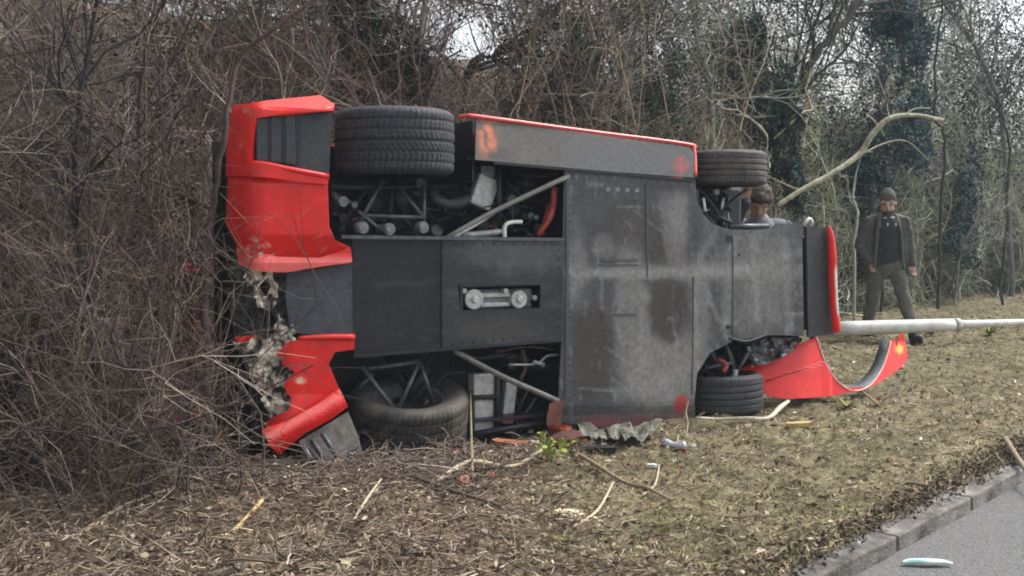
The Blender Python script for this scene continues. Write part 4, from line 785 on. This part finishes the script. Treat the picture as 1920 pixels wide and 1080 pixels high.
# ------------------------------------------------------------------ detached front wing lying ahead of the lower front wheel
def frag(x, y, o=0.0):
    Yb = np.interp(x, [1390, 1540, 1600, 1700], [8.25, 8.45, 8.55, 9.1])
    return D(x, y, float(Yb - .16 * max(0, (y - 640) / 100) + o))
fr = empty('broken_front_wing', G(1540, 748), 'detached red front wing with round wheel cut-out lying ahead of the lower front wheel', 'car panel')
pl = lambda x, y, o: frag(x, y, o) - Vector(fr.location)
def frcol(x, y):
    c = np.tile(np.array([.78, .018, .013]), (len(x), 1)) * (.92 + .16 * fbm(x / 30, y / 30, 2))[:, None]
    c = mixc(c, (.75, .55, .08), blob(x, y, 1686, 655, 6, 9, 3, .2, .2) * 1.0)
    c = mixc(c, (.10, .02, .02), .6 * sstep(.62, .75, fbm(x / 6, y / 6, 3)) * sstep(735, 745, y))
    return c
panel('wing_skin', [(1388, 692), (1440, 668), (1490, 648), (1531, 632), (1540, 662), (1551, 690), (1566, 712), (1585, 727), (1605, 733), (1628, 725), (1645, 706), (1656, 684), (1664, 660), (1668, 640), (1677, 636), (1681, 652), (1684, 632), (1692, 624), (1699, 648), (1702, 672), (1690, 688), (1665, 706), (1640, 722), (1600, 734), (1560, 742), (1520, 746), (1470, 748), (1440, 742), (1412, 722)],
      lambda x, y: -.05 * math.sin(min(1, max(0, (x - 1390) / 150)) * pi) - .010 * float(sstep(-4, 4, y - (714 - (x - 1440) * .33))) * float(sstep(1575, 1545, x) if False else x < 1556), M_redc, fr, 5, colf=frcol, thick=.006, place=pl, smooth=False)
arch = [(1531, 633), (1541, 664), (1553, 692), (1568, 713), (1587, 728), (1606, 733), (1628, 725), (1645, 706), (1657, 684), (1665, 660), (1670, 640)]
bm = bmesh.new(); r1 = [bm.verts.new(pl(x, y, -.005)) for x, y in arch]; r2 = [bm.verts.new(pl(x, y, .0) + Vector((-.02, .16, .012))) for x, y in arch]
for i in range(len(arch) - 1): bm.faces.new((r1[i], r1[i + 1], r2[i + 1], r2[i]))
o = bobj('arch_return', bm, mat('wing_inside', (.10, .12, .12), .7, .3, 20, .2), fr, True); s = o.modifiers.new('t', 'SOLIDIFY'); s.thickness = .004
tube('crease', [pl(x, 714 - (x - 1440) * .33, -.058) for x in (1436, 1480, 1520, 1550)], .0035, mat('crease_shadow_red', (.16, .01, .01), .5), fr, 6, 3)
tube('arch_edge', [pl(x, y, -.004) for x, y in arch], .007, mat('chipped_edge', (.75, .35, .32), .5, .3, 30, .2), fr, 8, 3)
# ------------------------------------------------------------------ fallen pole, branch, sticks, debris
def wtube(name, pts, r, m, label, cat, S=12, n=5, group=None, noise=0.0):
    b0 = Vector(pts[0]); P = [Vector(p) - b0 + Vector((random.gauss(0, noise), random.gauss(0, noise), random.gauss(0, noise) * .5)) for p in pts]
    o = tube(name, P, r, m, None, S, n); o.location = b0; return tag(o, label, cat, group)
# pole: thick butt against the nose, tapering away to the right
pole = empty('fallen_pole', D(1572, 612, 12.6), 'long cream tapered lamp pole lying on the grass beyond the nose of the car', 'pole')
b0 = Vector(pole.location)
P = [D(1560, 617, 12.55), D(1700, 612, 12.75), D(1795, 609, 12.95)]
tube('lower_shaft', [p - b0 for p in P], [.083, .076, .071], M_pole, pole, 24, 3)
P = [D(1793, 609, 12.95), D(1840, 607, 13.1), D(1960, 603, 13.5), D(2120, 599, 14.0)]
tube('upper_shaft', [p - b0 for p in P], [.056, .045, .036, .028], M_pole, pole, 20, 3)
tube('shaft_collar', [D(1786, 609, 12.93) - b0, D(1797, 609, 12.96) - b0], .076, mat('collar_grey', (.40, .39, .36), .6), pole, 24)
M_b = mat('branch_bark', (.20, .18, .10), .8, 0, 14, .5, col2=(.44, .42, .31))
br = empty('broken_branch', D(1457, 386, 9.6), 'long pale mossy branch slanting up to the right from behind the nose of the car', 'branch'); b0 = Vector(br.location)
tube('limb', [D(*p) - b0 for p in ((1457, 386, 9.6), (1500, 358, 9.7), (1560, 325, 9.85), (1610, 290, 10), (1636, 252, 10.05), (1668, 222, 10.1), (1715, 216, 10.2), (1768, 226, 10.3))], [.019, .021, .023, .026, .029, .024, .018, .020], M_b, br, 10, 6)
for pts, r in ((((1650, 240, 10.1), (1632, 220, 10.1), (1622, 222, 10.1)), .010), (((1690, 220, 10.15), (1715, 204, 10.3), (1745, 203, 10.4)), .008), (((1500, 358, 9.7), (1440, 330, 9.9), (1400, 300, 10)), .007), (((1600, 298, 10), (1655, 270, 10.2), (1700, 265, 10.3), (1740, 300, 10.4)), .009)):
    tube('twig', [D(*p) - b0 for p in pts], [r, r * .8, r * .5], M_b, br, 6, 4)
for k in range(16):
    t = random.random(); q = smooth_path([D(*p_) - b0 for p_ in ((1457, 386, 9.6), (1500, 358, 9.7), (1560, 325, 9.85), (1610, 290, 10), (1636, 252, 10.05), (1668, 222, 10.1), (1715, 216, 10.2), (1768, 226, 10.3))], 6); c = Vector(q[int(t * (len(q) - 1))])
    dv = Vector((random.gauss(0, 1), random.gauss(0, .5), random.gauss(0, 1))).normalized() * (.04 + .10 * random.random() ** 2); tube('stub', [c, c + dv * .6, c + dv + Vector((.01, 0, .01))], [.010, .006, .003], M_b, br, 6, 2)
def gz(px, py, dz=0.0):
    p = G(px, py); p.z = float(hz(p.x, p.y)) + dz; return p
pale = mat('peeled_wood', (.46, .38, .26), .75, .2, 30, .3); tan = mat('tan_stick', (.26, .20, .13), .85, .3, 30, .4); dks = mat('dark_stick', (.11, .085, .065), .9, .35, 30, .4)
gk = 'broken sticks lying on the verge'
def stick(pts, r, m, label): return wtube('stick', [gz(x, y, dz) for x, y, dz in pts], r, m, label, 'stick', 8, 4, gk)
stick([(1305, 795, .02), (1350, 792, .02), (1400, 797, .03), (1440, 795, .03), (1462, 785, .05), (1478, 772, .09)], [.008, .010, .012, .014, .018, .012], mat('white_wood', (.55, .50, .40), .7, .2, 30, .3), 'pale curved splintered stick in front of the lower front tyre')
stick([(1075, 850, .02), (1110, 885, .03), (1170, 905, .03), (1215, 925, .03), (1260, 948, .02)], [.010, .012, .010, .007], tan, 'tan stick pointing down to the right below the green sprout')
stick([(820, 910, .03), (880, 883, .05), (960, 880, .05), (1015, 868, .06)], [.011, .013, .012, .010], pale, 'pale stick lying level just right of the lower rear tyre')
stick([(886, 905, .02), (884, 860, .12), (882, 826, .30)], [.008, .007, .005], tan, 'thin upright stick at the right edge of the lower rear tyre')
stick([(410, 1008, .02), (440, 990, .03), (492, 962, .03)], [.014, .013, .008], mat('yellow_wood', (.50, .36, .16), .75, .2, 30, .3), 'yellowish split stick in the left foreground litter')
stick([(560, 1075, .02), (700, 1052, .03), (860, 1058, .02)], [.012, .014, .008], tan, 'long tan stick along the bottom edge left of centre')
stick([(380, 1095, .02), (520, 1050, .03), (570, 1040, .03)], [.02, .018, .012], dks, 'thick dark brown stick at the bottom edge below the yellow split stick')
stick([(660, 985, .02), (690, 950, .04), (715, 925, .06)], [.007, .007, .005], pale, 'short pale stick leaning in the litter below the rear tyre')
stick([(330, 870, .05), (370, 815, .12), (440, 838, .10), (520, 862, .06)], [.012, .012, .010, .008], mat('pinkish_wood', (.30, .20, .15), .8, .25, 30, .3), 'reddish snapped stick under the corner of the torn rear bumper')
stick([(1608, 735, .02), (1620, 755, .04), (1650, 772, .02)], [.009, .010, .008], tan, 'small hooked stick under the red front wing')
stick([(1640, 770, .02), (1670, 745, .05), (1692, 718, .08)], [.008, .007, .005], dks, 'dark twig right of the hooked stick by the red wing')
stick([(1075, 1000, .03), (1120, 965, .03), (1150, 925, .04)], [.006, .007, .005], pale, 'thin pale stick behind the cream wood chip')
stick([(760, 900, .03), (850, 935, .03), (940, 955, .02)], [.012, .010, .006], dks, 'dark bent stick in the litter right below the rear tyre')
stick([(1205, 935, .02), (1228, 905, .03), (1236, 880, .03)], [.006, .006, .004], pale, 'thin pale twig right of the tan stick')
stick([(140, 1010, .02), (230, 960, .03), (330, 930, .03)], [.010, .009, .006], pale, 'pale grey stick in the far left foreground')
p = G(1885, 835); wtube('stick', [Vector((p.x, p.y, .04)), G(1925, 890) + Vector((0, 0, .02)), G(1990, 960, -.078) + Vector((0, 0, .01))], [.016, .014, .01], tan, 'tan stick lying across the kerb at the right edge', 'stick', 8, 4, gk)

def chip(name, px, py, L, Wd, H, rz, m, label, cat, seed=1, z=None, tilt=.15):
    r = random.Random(seed); bm = bmesh.new(); bmesh.ops.create_cube(bm, size=1); bmesh.ops.subdivide_edges(bm, edges=bm.edges[:], cuts=3, use_grid_fill=True)
    for v in bm.verts:
        t = v.co.x; v.co.y *= 1 - .5 * abs(t) + (r.random() - .5) * .25; v.co.z *= 1 - .4 * abs(t) + (r.random() - .5) * .2; v.co.x += (r.random() - .5) * .16
        v.co = Vector((v.co.x * L, v.co.y * Wd, v.co.z * H + .25 * H * sin(t * 3)))
    o = bobj(name, bm, m); p = gz(px, py) if z is None else G(px, py, z); o.location = p + Vector((0, 0, H * .45)); o.rotation_euler = (tilt, tilt * .5, rz); return tag(o, label, cat)
chip('wood_chip', 1066, 962, .125, .05, .035, .1, mat('cream_wood', (.66, .56, .36), .8, .12, 30, .3), 'cream wood chip lying alone in the middle foreground', 'wood chip', 1, tilt=.5)
chip('wood_chip', 645, 1066, .085, .06, .03, -.6, MATS['cream_wood'], 'pale cream wood chip at the bottom edge of the photo', 'wood chip', 2, tilt=.7)
chip('wood_chip', 1497, 808, .16, .035, .03, .12, MATS['yellow_wood'], 'narrow tan wood chip in front of the lower front tyre', 'wood chip', 3)
bm = bmesh.new(); tube_bm(bm, [(-.075, 0, 0), (-.045, 0, .004), (0, 0, 0), (.04, 0, .0), (.075, 0, .01)], [.012, .026, .016, .024, .026], 12, 5); o = bobj('plastic_part', bm, mat('clear_grey_plastic', (.42, .46, .48), .25, .25, 14, .1), None, True); o.location = gz(1262, 836, .03); o.rotation_euler = (0, .1, -.45); tag(o, 'crumpled pale grey plastic piece on the grass right of the broken panel', 'plastic piece')
chip('white_chip', 1222, 880, .06, .025, .02, -.7, M_white, 'small white chip below the pale grey plastic piece', 'plastic piece', 5)
chip('orange_shard', 962, 828, .24, .05, .02, .22, mat('orange_brown', (.42, .15, .07), .6, .3, 20, .2), 'orange brown shard beneath the open engine bay', 'plastic piece', 6, tilt=.4)
chip('orange_shard', 872, 905, .07, .05, .03, .5, MATS['orange_brown'], 'small orange shard under the pale stick by the rear tyre', 'plastic piece', 7, tilt=.9)
o = chip('orange_shard', 421, 850, .12, .035, .02, .2, M_orange, 'bright orange shard standing in the brush left of the bumper', 'plastic piece', 8); o.rotation_euler = (.3, 1.4, 0); o.location = G(421, 850) + Vector((0, 0, .10))
chip('orange_lens', 1050, 812, .13, .10, .06, .1, M_orange, 'bright orange broken lamp lens under the rear end of the lower sill', 'lamp lens', 9, tilt=.9)
chip('dark_debris', 1062, 836, .20, .14, .09, .3, mat('dark_red_debris', (.10, .035, .025), .8, .5, 20, .5), 'dark red crumpled lump below the orange lamp lens', 'debris', 10)
chip('dark_debris', 1125, 850, .16, .05, .05, -.2, M_black, 'black crumpled scrap right of the dark red lump', 'debris', 11)
def gplace(x, y, o): 
    p = gz(x, y); p.z += o; return p
cg = lambda x, y: np.array([.20, .195, .155]) * (.45 + .9 * sstep(.3, .7, fbm(x / 12, y / 8, 4, 3)))[:, None]
o = panel('torn_panel', jag([(1072, 800), (1120, 792), (1170, 798), (1190, 826), (1140, 838), (1090, 832)], 5, 4, 3), lambda x, y: .035 + .09 * (float(fbm(x / 22, y / 14, 3)) - .3) * (1 if y < 815 else .5), M_fibre, None, 4, colf=cg, thick=.006, place=gplace); tag(o, 'crumpled pale fibreglass sheet against the bottom of the floor panel', 'body panel')
o = panel('torn_panel', jag([(1135, 822), (1245, 808), (1215, 832), (1172, 850)], 3, 3, 4), lambda x, y: .05 + .10 * max(0, (1190 - abs(x - 1190)) / 1190 - .97) * 10 * .1 + .02 * ((x * .7) % 3) / 3, M_fibre, None, 5, colf=lambda x, y: cg(x, y) * .75, thick=.006, place=gplace); tag(o, 'flat greyish triangular panel lying in front of the sill', 'body panel')
# glove-like teal scrap on the road
bm = bmesh.new(); tube_bm(bm, [(-.10, 0, 0), (-.06, .008, .006), (0, .0, .010), (.06, .004, .006), (.10, -.004, 0)], [.008, .020, .022, .018, .008], 10, 5)
for v in bm.verts: v.co.z *= .6
o = bobj('plastic_scrap', bm, mat('teal_white_plastic', (.30, .52, .48), .35, 0, 14, .1, col2=(.72, .78, .74)), None, True); o.location = G(1738, 1062, -.078) + Vector((0, 0, .014)); o.rotation_euler = (0, 0, -.05); tag(o, 'flattened white and teal plastic scrap on the asphalt', 'plastic piece')
wtube('pale_post', [gz(1568, 574, .04), gz(1604, 571, .06)], .03, M_white, 'short white broken post piece on the grass behind the pole', 'post piece')
# dark blue panel in the hedge at the far left
o = panel('torn_panel', [(-40, 655), (10, 662), (30, 690), (38, 740), (30, 772), (-40, 790)], crump(0, .05, 20, 3), mat('dark_blue_plastic', (.014, .017, .030), .35, .4, 10, .2), None, 8, thick=.01, place=lambda x, y, o: D(x, y, 5.5 + o - .002 * abs(x))); tag(o, 'dark blue curved plastic panel caught in the hedge at the left edge', 'body panel')
tube_ = tube('trim_edge', [(D(x, y, 5.42)) for x, y in ((10, 664), (30, 690), (38, 740), (30, 770))], .008, M_dark, o, 6, 3)
# small shards of paint, glass and fibreglass spread round the wreck
n = 420; px_ = rng.uniform(500, 1720, n); py_ = np.interp(px_, [500, 900, 1300, 1720], [870, 845, 815, 740]) + rng.exponential(34, n); d_ = HC * F / (py_ - 430); q = np.stack([(px_ - 960) / F * d_, d_, 0 * d_], 1); q[:, 2] = hz(q[:, 0], q[:, 1]) + .022
V, Q = leaf_quads(q, rng.uniform(.005, .017, n) * (1 + 1.2 * (rng.random(n) < .12)), flat=.5); cl = np.array([[.55, .52, .45], [.60, .03, .02], [.30, .33, .35], [.03, .03, .035], [.55, .45, .28], [.42, .14, .06]])[rng.choice(6, n, p=[.36, .05, .18, .17, .19, .05])]
A = Acc(); A.add(V, Q, np.repeat(cl, 4, 0)); tag(A.obj('small_shards', M_leaf, None, False), 'small shards of paint, plastic and wood spread round the wreck', 'debris', kind='stuff')
# sprout
root = empty('green_sprout', gz(1035, 872), 'small fresh green leafy sprout in front of the rear end of the sill', 'plant'); b0 = Vector(root.location)
bm = bmesh.new()
for k in range(7): tube_bm(bm, [(0, 0, 0), (random.gauss(0, .04), random.gauss(0, .03), .06), (random.gauss(0, .09), random.gauss(0, .05), .10 + random.random() * .06)], [.004, .002], 5, 3)
bobj('stem', bm, mat('green_stem', (.20, .26, .06), .7), root)
n = 80; c = rng.normal(0, 1, (n, 3)) * np.array([.06, .04, .035]) + np.array([0, 0, .085]); V, Q = leaf_quads(c, rng.uniform(.010, .022, n)); A = Acc(); A.add(V, Q, np.repeat(np.array([[.30, .36, .08]]) * rng.uniform(.5, 1.4, (n, 1)), 4, 0)); tag(A.obj('foliage', M_leaf, root, False), kind='stuff')
for (px, py, lab) in ((1855, 632, 'yellow green tuft just below the thin end of the pole'), (1745, 632, 'small yellow green tuft right of the man\'s forward boot'), (1055, 1012, 'low yellow green tuft in the middle foreground'), (1590, 770, 'mossy green tuft below the red front wing')):
    n = 60; p = gz(px, py); q = p.y / 8; az = rng.uniform(0, 2 * pi, n); ln = rng.uniform(.04, .12, n) * q
    d = np.stack([np.cos(az) * .9, np.sin(az) * .7, rng.uniform(.25, .8, n)], 1) * ln[:, None]; sd_ = np.stack([-np.sin(az), np.cos(az), 0 * az], 1) * .006 * q
    V = np.concatenate([[[0, 0, 0]], d * .6 - sd_, d, d * .6 + sd_]); k = np.arange(n); Q = np.stack([0 * k, 1 + k, 1 + n + k, 1 + 2 * n + k], 1)
    cl = np.array([[.30, .31, .10]]) * rng.uniform(.6, 1.3, (len(V), 1)); o = link('grass_tuft', npmesh('grass_tuft', V, Q, 4, cl), M_leaf); o.location = p; tag(o, lab, 'grass tuft', 'green tufts on the verge')

# ------------------------------------------------------------------ people
def capsule(bm, p0, r0, p1, r1, sc=(1, 1), n=14):
    p0, p1 = Vector(p0), Vector(p1); d = p1 - p0; L = d.length; t = d.normalized() if L > 1e-6 else Vector((0, 0, 1))
    if abs(t.z) > .5: a = Vector((1, 0, 0)); a = (a - t * a.dot(t)).normalized()
    else: a = Vector((0, 0, 1)); a = (a - t * a.dot(t)).normalized()
    b_ = t.cross(a); prof = [(-r0 * cos(q), r0 * sin(q)) for q in np.linspace(.01, pi / 2, 5)] + [(L + r1 * sin(q), r1 * cos(q)) for q in np.linspace(0, pi / 2 - .01, 5)]
    rg = [[bm.verts.new(p0 + t * h + (a * cos(2 * pi * k / n) * sc[0] + b_ * sin(2 * pi * k / n) * sc[1]) * r) for k in range(n)] for h, r in prof]
    for u, v in zip(rg[:-1], rg[1:]):
        for k in range(n): bm.faces.new((u[k], u[(k + 1) % n], v[(k + 1) % n], v[k]))
    bm.faces.new(rg[0][::-1]); bm.faces.new(rg[-1])
def fused(name, caps, m, parent, vox=.011, smooth=3, folds=0.0, fs=.12):
    bm = bmesh.new()
    for c in caps: capsule(bm, *c)
    o = bobj(name, bm, m, parent, True)
    r = o.modifiers.new('fuse', 'REMESH'); r.mode = 'VOXEL'; r.voxel_size = vox; r.use_smooth_shade = True
    s = o.modifiers.new('soften', 'SMOOTH'); s.iterations = smooth; s.factor = .6
    if folds:
        tx = bpy.data.textures.new('folds', 'CLOUDS'); tx.noise_scale = fs; tx.noise_depth = 2
        d = o.modifiers.new('folds', 'DISPLACE'); d.texture = tx; d.strength = folds; d.mid_level = .5
    return o
def hand(w_, d, side, s=1.0):
    """palm and five fingers hanging from wrist w_ along d"""
    w_, d = Vector(w_), Vector(d).normalized(); f = Vector((0, -1, 0)); x = d.cross(f).normalized(); f = x.cross(d).normalized()
    out = [(w_, .026 * s, w_ + d * .075 * s, .034 * s, (1, .55))]
    for k, (l, r) in enumerate(((.070, .0088), (.078, .009), (.074, .0088), (.058, .008))):
        b_ = w_ + d * .085 * s + x * (k - 1.5) * .019 * s; m_ = b_ + (d + f * .25).normalized() * l * .55 * s; out += [(b_, r * s, m_, r * s), (m_, r * s, m_ + (d + f * .9).normalized() * l * .5 * s, r * .85 * s)]
    b_ = w_ + d * .03 * s - x * .028 * s * side; m_ = b_ + (d - x * .8 * side + f * .5).normalized() * .04 * s; out += [(b_, .012 * s, m_, .011 * s), (m_, .011 * s, m_ + (d + f * .4).normalized() * .032 * s, .009 * s)]
    return out
def head_caps(c, s=1.0, fwd=(0, -1, 0), up=(0, 0, 1)):
    c = Vector(c); f = Vector(fwd).normalized(); u = Vector(up).normalized(); u = (u - f * u.dot(f)).normalized(); x = f.cross(u)
    L = lambda a, b_, d: c + (x * a + f * b_ + u * d) * s
    return L, [(L(0, -.012, .045), .082 * s, L(0, .0, .02), .080 * s), (L(0, .02, -.03), .062 * s, L(0, .045, -.085), .034 * s), (L(-.03, .03, -.05), .04 * s, L(.03, .03, -.05), .04 * s),
      (L(0, .085, .015), .010 * s, L(0, .104, -.022), .015 * s), (L(-.055, .062, .03), .012 * s, L(.055, .062, .03), .012 * s), (L(-.08, -.01, 0), .016 * s, L(-.084, -.015, -.025), .012 * s), (L(.08, -.01, 0), .016 * s, L(.084, -.015, -.025), .012 * s),
      (L(-.022, .082, -.048), .009 * s, L(.022, .082, -.048), .009 * s)]
M_jack = mat('olive_grey_jacket', (.085, .083, .072), .85, .12, 9, .3); M_swe = mat('dark_top', (.030, .033, .035), .95, .25, 30, .4); M_trou = mat('olive_trousers', (.115, .110, .088), .9, .10, 9, .3)
M_boot = mat('dark_boot', (.02, .021, .024), .7, .3, 30, .2); M_bean = mat('grey_beanie', (.10, .095, .088), .95, .3, 60, .5); M_beard = mat('dark_brown_hair', (.045, .03, .022), .8, .3, 60, .5)
man = empty('person', G(1660, 638), 'standing man in grey beanie, dark olive jacket and olive trousers beyond the fallen pole', 'person')
man.rotation_euler = (0, 0, -.1)
H = (0.0, .0, 1.575)
L, hc = head_caps(H, 1.08, (-.22, -1, -.24))
body_caps = hc + [((0, .01, 1.48), .056, (0, .02, 1.38), .062), ((-.12, .04, 1.33), .07, (.12, .04, 1.33), .07), ((0, .02, 1.32), .13, (0, .02, 1.05), .13, (1.15, .8)), ((0, .02, 1.0), .13, (0, .02, .92), .14, (1.15, .8)),
  ((-.19, .03, 1.34), .044, (-.30, .06, 1.10), .040), ((-.30, .06, 1.10), .038, (-.20, -.05, .92), .028), ((.19, .03, 1.34), .044, (.265, .04, 1.12), .045), ((.265, .04, 1.12), .042, (.285, -.03, .89), .028),
  ((-.09, .02, .90), .085, (-.13, .10, .50), .055), ((-.13, .10, .50), .052, (-.16, .22, .10), .036), ((.09, .0, .90), .085, (.18, -.08, .50), .055), ((.18, -.08, .50), .052, (.28, -.12, .10), .036)]
body_caps += hand((-.20, -.05, .91), (.35, -.05, -1), 1, .85) + hand((.285, -.03, .885), (.05, -.1, -1), -1, .9)
fused('body', body_caps, M_skin, man, .0085, 3)
fused('sweater', [((0, -.005, 1.30), .145, (0, -.005, .93), .150, (1.18, .74)), ((-.09, .01, 1.36), .072, (.09, .01, 1.36), .072), ((0, .0, 1.43), .07, (0, .0, 1.38), .085), ((-.09, 0, .90), .10, (.09, 0, .90), .10)], M_swe, man, .011, 4, .02, .10)
fused('jacket', [((-.17, .03, 1.34), .072, (-.175, .035, 1.05), .075), ((.17, .03, 1.34), .072, (.18, .035, 1.05), .075), ((-.175, .03, 1.05), .075, (-.18, .03, .83), .075), ((.18, .03, 1.05), .075, (.20, .03, .80), .075), ((0, .085, 1.34), .12, (0, .09, .84), .13, (1.4, .5)),
   ((-.10, .03, 1.415), .05, (-.20, .03, 1.375), .062), ((.10, .03, 1.415), .05, (.20, .03, 1.375), .062), ((-.205, .025, 1.365), .066, (-.30, .055, 1.10), .058), ((-.30, .055, 1.10), .057, (-.205, -.045, .92), .047), ((.205, .025, 1.365), .066, (.265, .04, 1.12), .056), ((.265, .04, 1.12), .055, (.285, -.025, .89), .045),
   ((-.085, -.01, 1.43), .032, (-.12, -.10, 1.30), .022), ((.085, -.01, 1.43), .032, (.12, -.10, 1.30), .022), ((-.13, -.095, 1.28), .020, (-.155, -.09, .86), .022), ((.13, -.095, 1.28), .020, (.165, -.09, .84), .022), ((0, .10, 1.42), .075, (0, .09, 1.36), .085, (1.3, .7))], M_jack, man, .010, 3, .028, .07)
fused('collar', [((-.04, -.055, 1.405), .018, (.055, -.055, 1.41), .018)], mat('pale_collar', (.40, .39, .36), .9), man, .006, 1)
fused('trousers', [((0, .01, .93), .145, (0, .02, .86), .15, (1.18, .82)), ((-.09, .02, .88), .105, (-.13, .10, .50), .075), ((-.13, .10, .50), .073, (-.16, .21, .14), .068), ((.09, .0, .88), .105, (.18, -.08, .50), .077), ((.18, -.08, .50), .075, (.275, -.12, .14), .07)], M_trou, man, .011, 3, .035, .08)
for x, y in ((-.16, .20), (.285, -.14)):
    fused('boot', [((x, y + .02, .13), .06, (x, y + .02, .05), .058), ((x, y + .01, .045), .05, (x + .02, y - .17, .038), .042, (1.1, 1)), ((x, y + .04, .02), .042, (x + .02, y - .18, .02), .04)], M_boot, man, .009, 2)
fused('beanie', [(L(0, -.02, .060), .094, L(0, -.03, .095), .078), (L(0, -.012, .055), .098, L(0, -.012, .062), .097, )], M_bean, man, .009, 2, .006, .02)
fused('beard', [(L(0, .045, -.090), .042, L(0, .05, -.105), .032), (L(-.035, .03, -.082), .030, L(.035, .03, -.082), .030), (L(-.070, .0, -.03), .013, L(-.048, .03, -.08), .018), (L(.070, .0, -.03), .013, L(.048, .03, -.08), .018)], M_beard, man, .007, 1)
for sx in (-1, 1):
    bm = bmesh.new(); bmesh.ops.create_uvsphere(bm, u_segments=12, v_segments=8, radius=.011, matrix=Matrix.Translation(L(sx * .030, .068, .008))); bobj('eye', bm, mat('eye_dark', (.03, .025, .02), .2), man, True)
    bm = bmesh.new(); box_bm(bm, (sx * .045 + .02, -.135, 1.335), (.014, .010, .035)); bevel(bobj('cord_end', bm, M_white, man), .004)

# second person leaning in behind the nose
x0, y0 = 2.03, 9.42
p2 = empty('person', Vector((x0, y0, float(hz(x0, y0)))), 'brown haired person in a navy jacket bending down behind the upper front wheel', 'person'); b0 = Vector(p2.location)
hd = D(1424, 378, 9.05) - b0; zh = hd.z
L, hc = head_caps(hd, 1.0, (-.15, -.65, -.8), (0, -.75, .7))
ch = Vector((hd.x + .05, hd.y + .22, zh - .24)); pe = Vector((.03, .35, .92))
sh_l = ch + Vector((-.17, -.02, .02)); sh_r = ch + Vector((.19, -.02, .02)); wr_l = D(1398, 380, 8.93) - b0; el_l = (sh_l + wr_l) / 2 + Vector((-.10, -.02, -.10)); el_r = sh_r + Vector((.10, -.12, -.27)); wr_r = el_r + Vector((-.16, -.20, -.05))
caps = hc + [(hd + Vector((0, .05, -.06)), .056, ch, .07), (sh_l, .055, sh_r, .055), (ch, .13, pe, .14, (1.15, .85)), (sh_l, .055, el_l, .045), (el_l, .042, wr_l, .028), (sh_r, .055, el_r, .045), (el_r, .042, wr_r, .028),
  (pe + Vector((-.09, 0, 0)), .085, (-.10, .12, .48), .055), ((-.10, .12, .48), .05, (-.12, .22, .09), .036), (pe + Vector((.09, 0, 0)), .085, (.12, .10, .48), .055), ((.12, .10, .48), .05, (.14, .22, .09), .036)] + hand(wr_l, (.05, -.3, .9), 1) + hand(wr_r, (-.8, -.5, -.1), -1)
fused('body', caps, M_skin, p2, .009, 3)
fused('hair', [(L(0, -.03, .055), .092, L(0, -.02, .03), .094), (L(0, .03, .085), .055, L(0, -.05, .0), .085), (L(-.06, .02, .06), .04, L(.06, .02, .06), .04)], mat('brown_hair', (.085, .062, .042), .8, .4, 50, .6), p2, .008, 1, .02, .03)
M_navy = mat('navy_jacket', (.035, .04, .058), .8, .3, 20, .4); M_gj = mat('grey_jumper', (.15, .165, .19), .9, .2, 30, .3)
fused('jumper', [(ch + Vector((-.03, -.10, .03)), .12, ch + Vector((-.03, -.06, -.20)), .13), (ch + Vector((-.01, -.06, .08)), .085, ch, .13), (sh_l + Vector((.03, 0, 0)), .09, sh_r + Vector((-.03, 0, 0)), .09)], M_gj, p2, .01, 3, .01)
fused('jacket', [(sh_l + Vector((0, .05, 0)), .085, sh_r + Vector((0, .03, 0)), .085), (ch + Vector((0, .07, -.02)), .15, pe, .16, (1.15, .85)), (sh_l, .072, el_l, .062), (el_l, .058, wr_l, .045), (sh_r, .085, el_r, .068), (el_r, .06, wr_r, .045)], M_navy, p2, .011, 3, .03, .09)
fused('trousers', [(pe + Vector((0, 0, .03)), .15, pe, .155), (pe + Vector((-.09, 0, 0)), .10, (-.10, .12, .48), .075), ((-.10, .12, .48), .072, (-.12, .21, .12), .065), (pe + Vector((.09, 0, 0)), .10, (.12, .10, .48), .075), ((.12, .10, .48), .072, (.14, .21, .12), .065)], M_trou, p2, .012, 3, .03)
for x in (-.12, .14): fused('boot', [((x, .21, .10), .055, (x, .21, .05), .055), ((x, .20, .04), .048, (x, .03, .035), .04)], M_boot, p2, .01, 2)

# ------------------------------------------------------------------ thin bluish winter air
bm = bmesh.new(); box_bm(bm, (8, 14, 5.4), (76, 68, 13.0))
hm = bpy.data.materials.new('haze'); hm.use_nodes = True; n_ = hm.node_tree; n_.nodes.clear(); v_ = n_.nodes.new('ShaderNodeVolumePrincipled'); o_ = n_.nodes.new('ShaderNodeOutputMaterial')
v_.inputs['Color'].default_value = (.74, .87, 1.0, 1); v_.inputs['Density'].default_value = .0018; n_.links.new(v_.outputs[0], o_.inputs['Volume'])
tag(bobj('haze', bm, hm), 'thin bluish haze', kind='stuff')
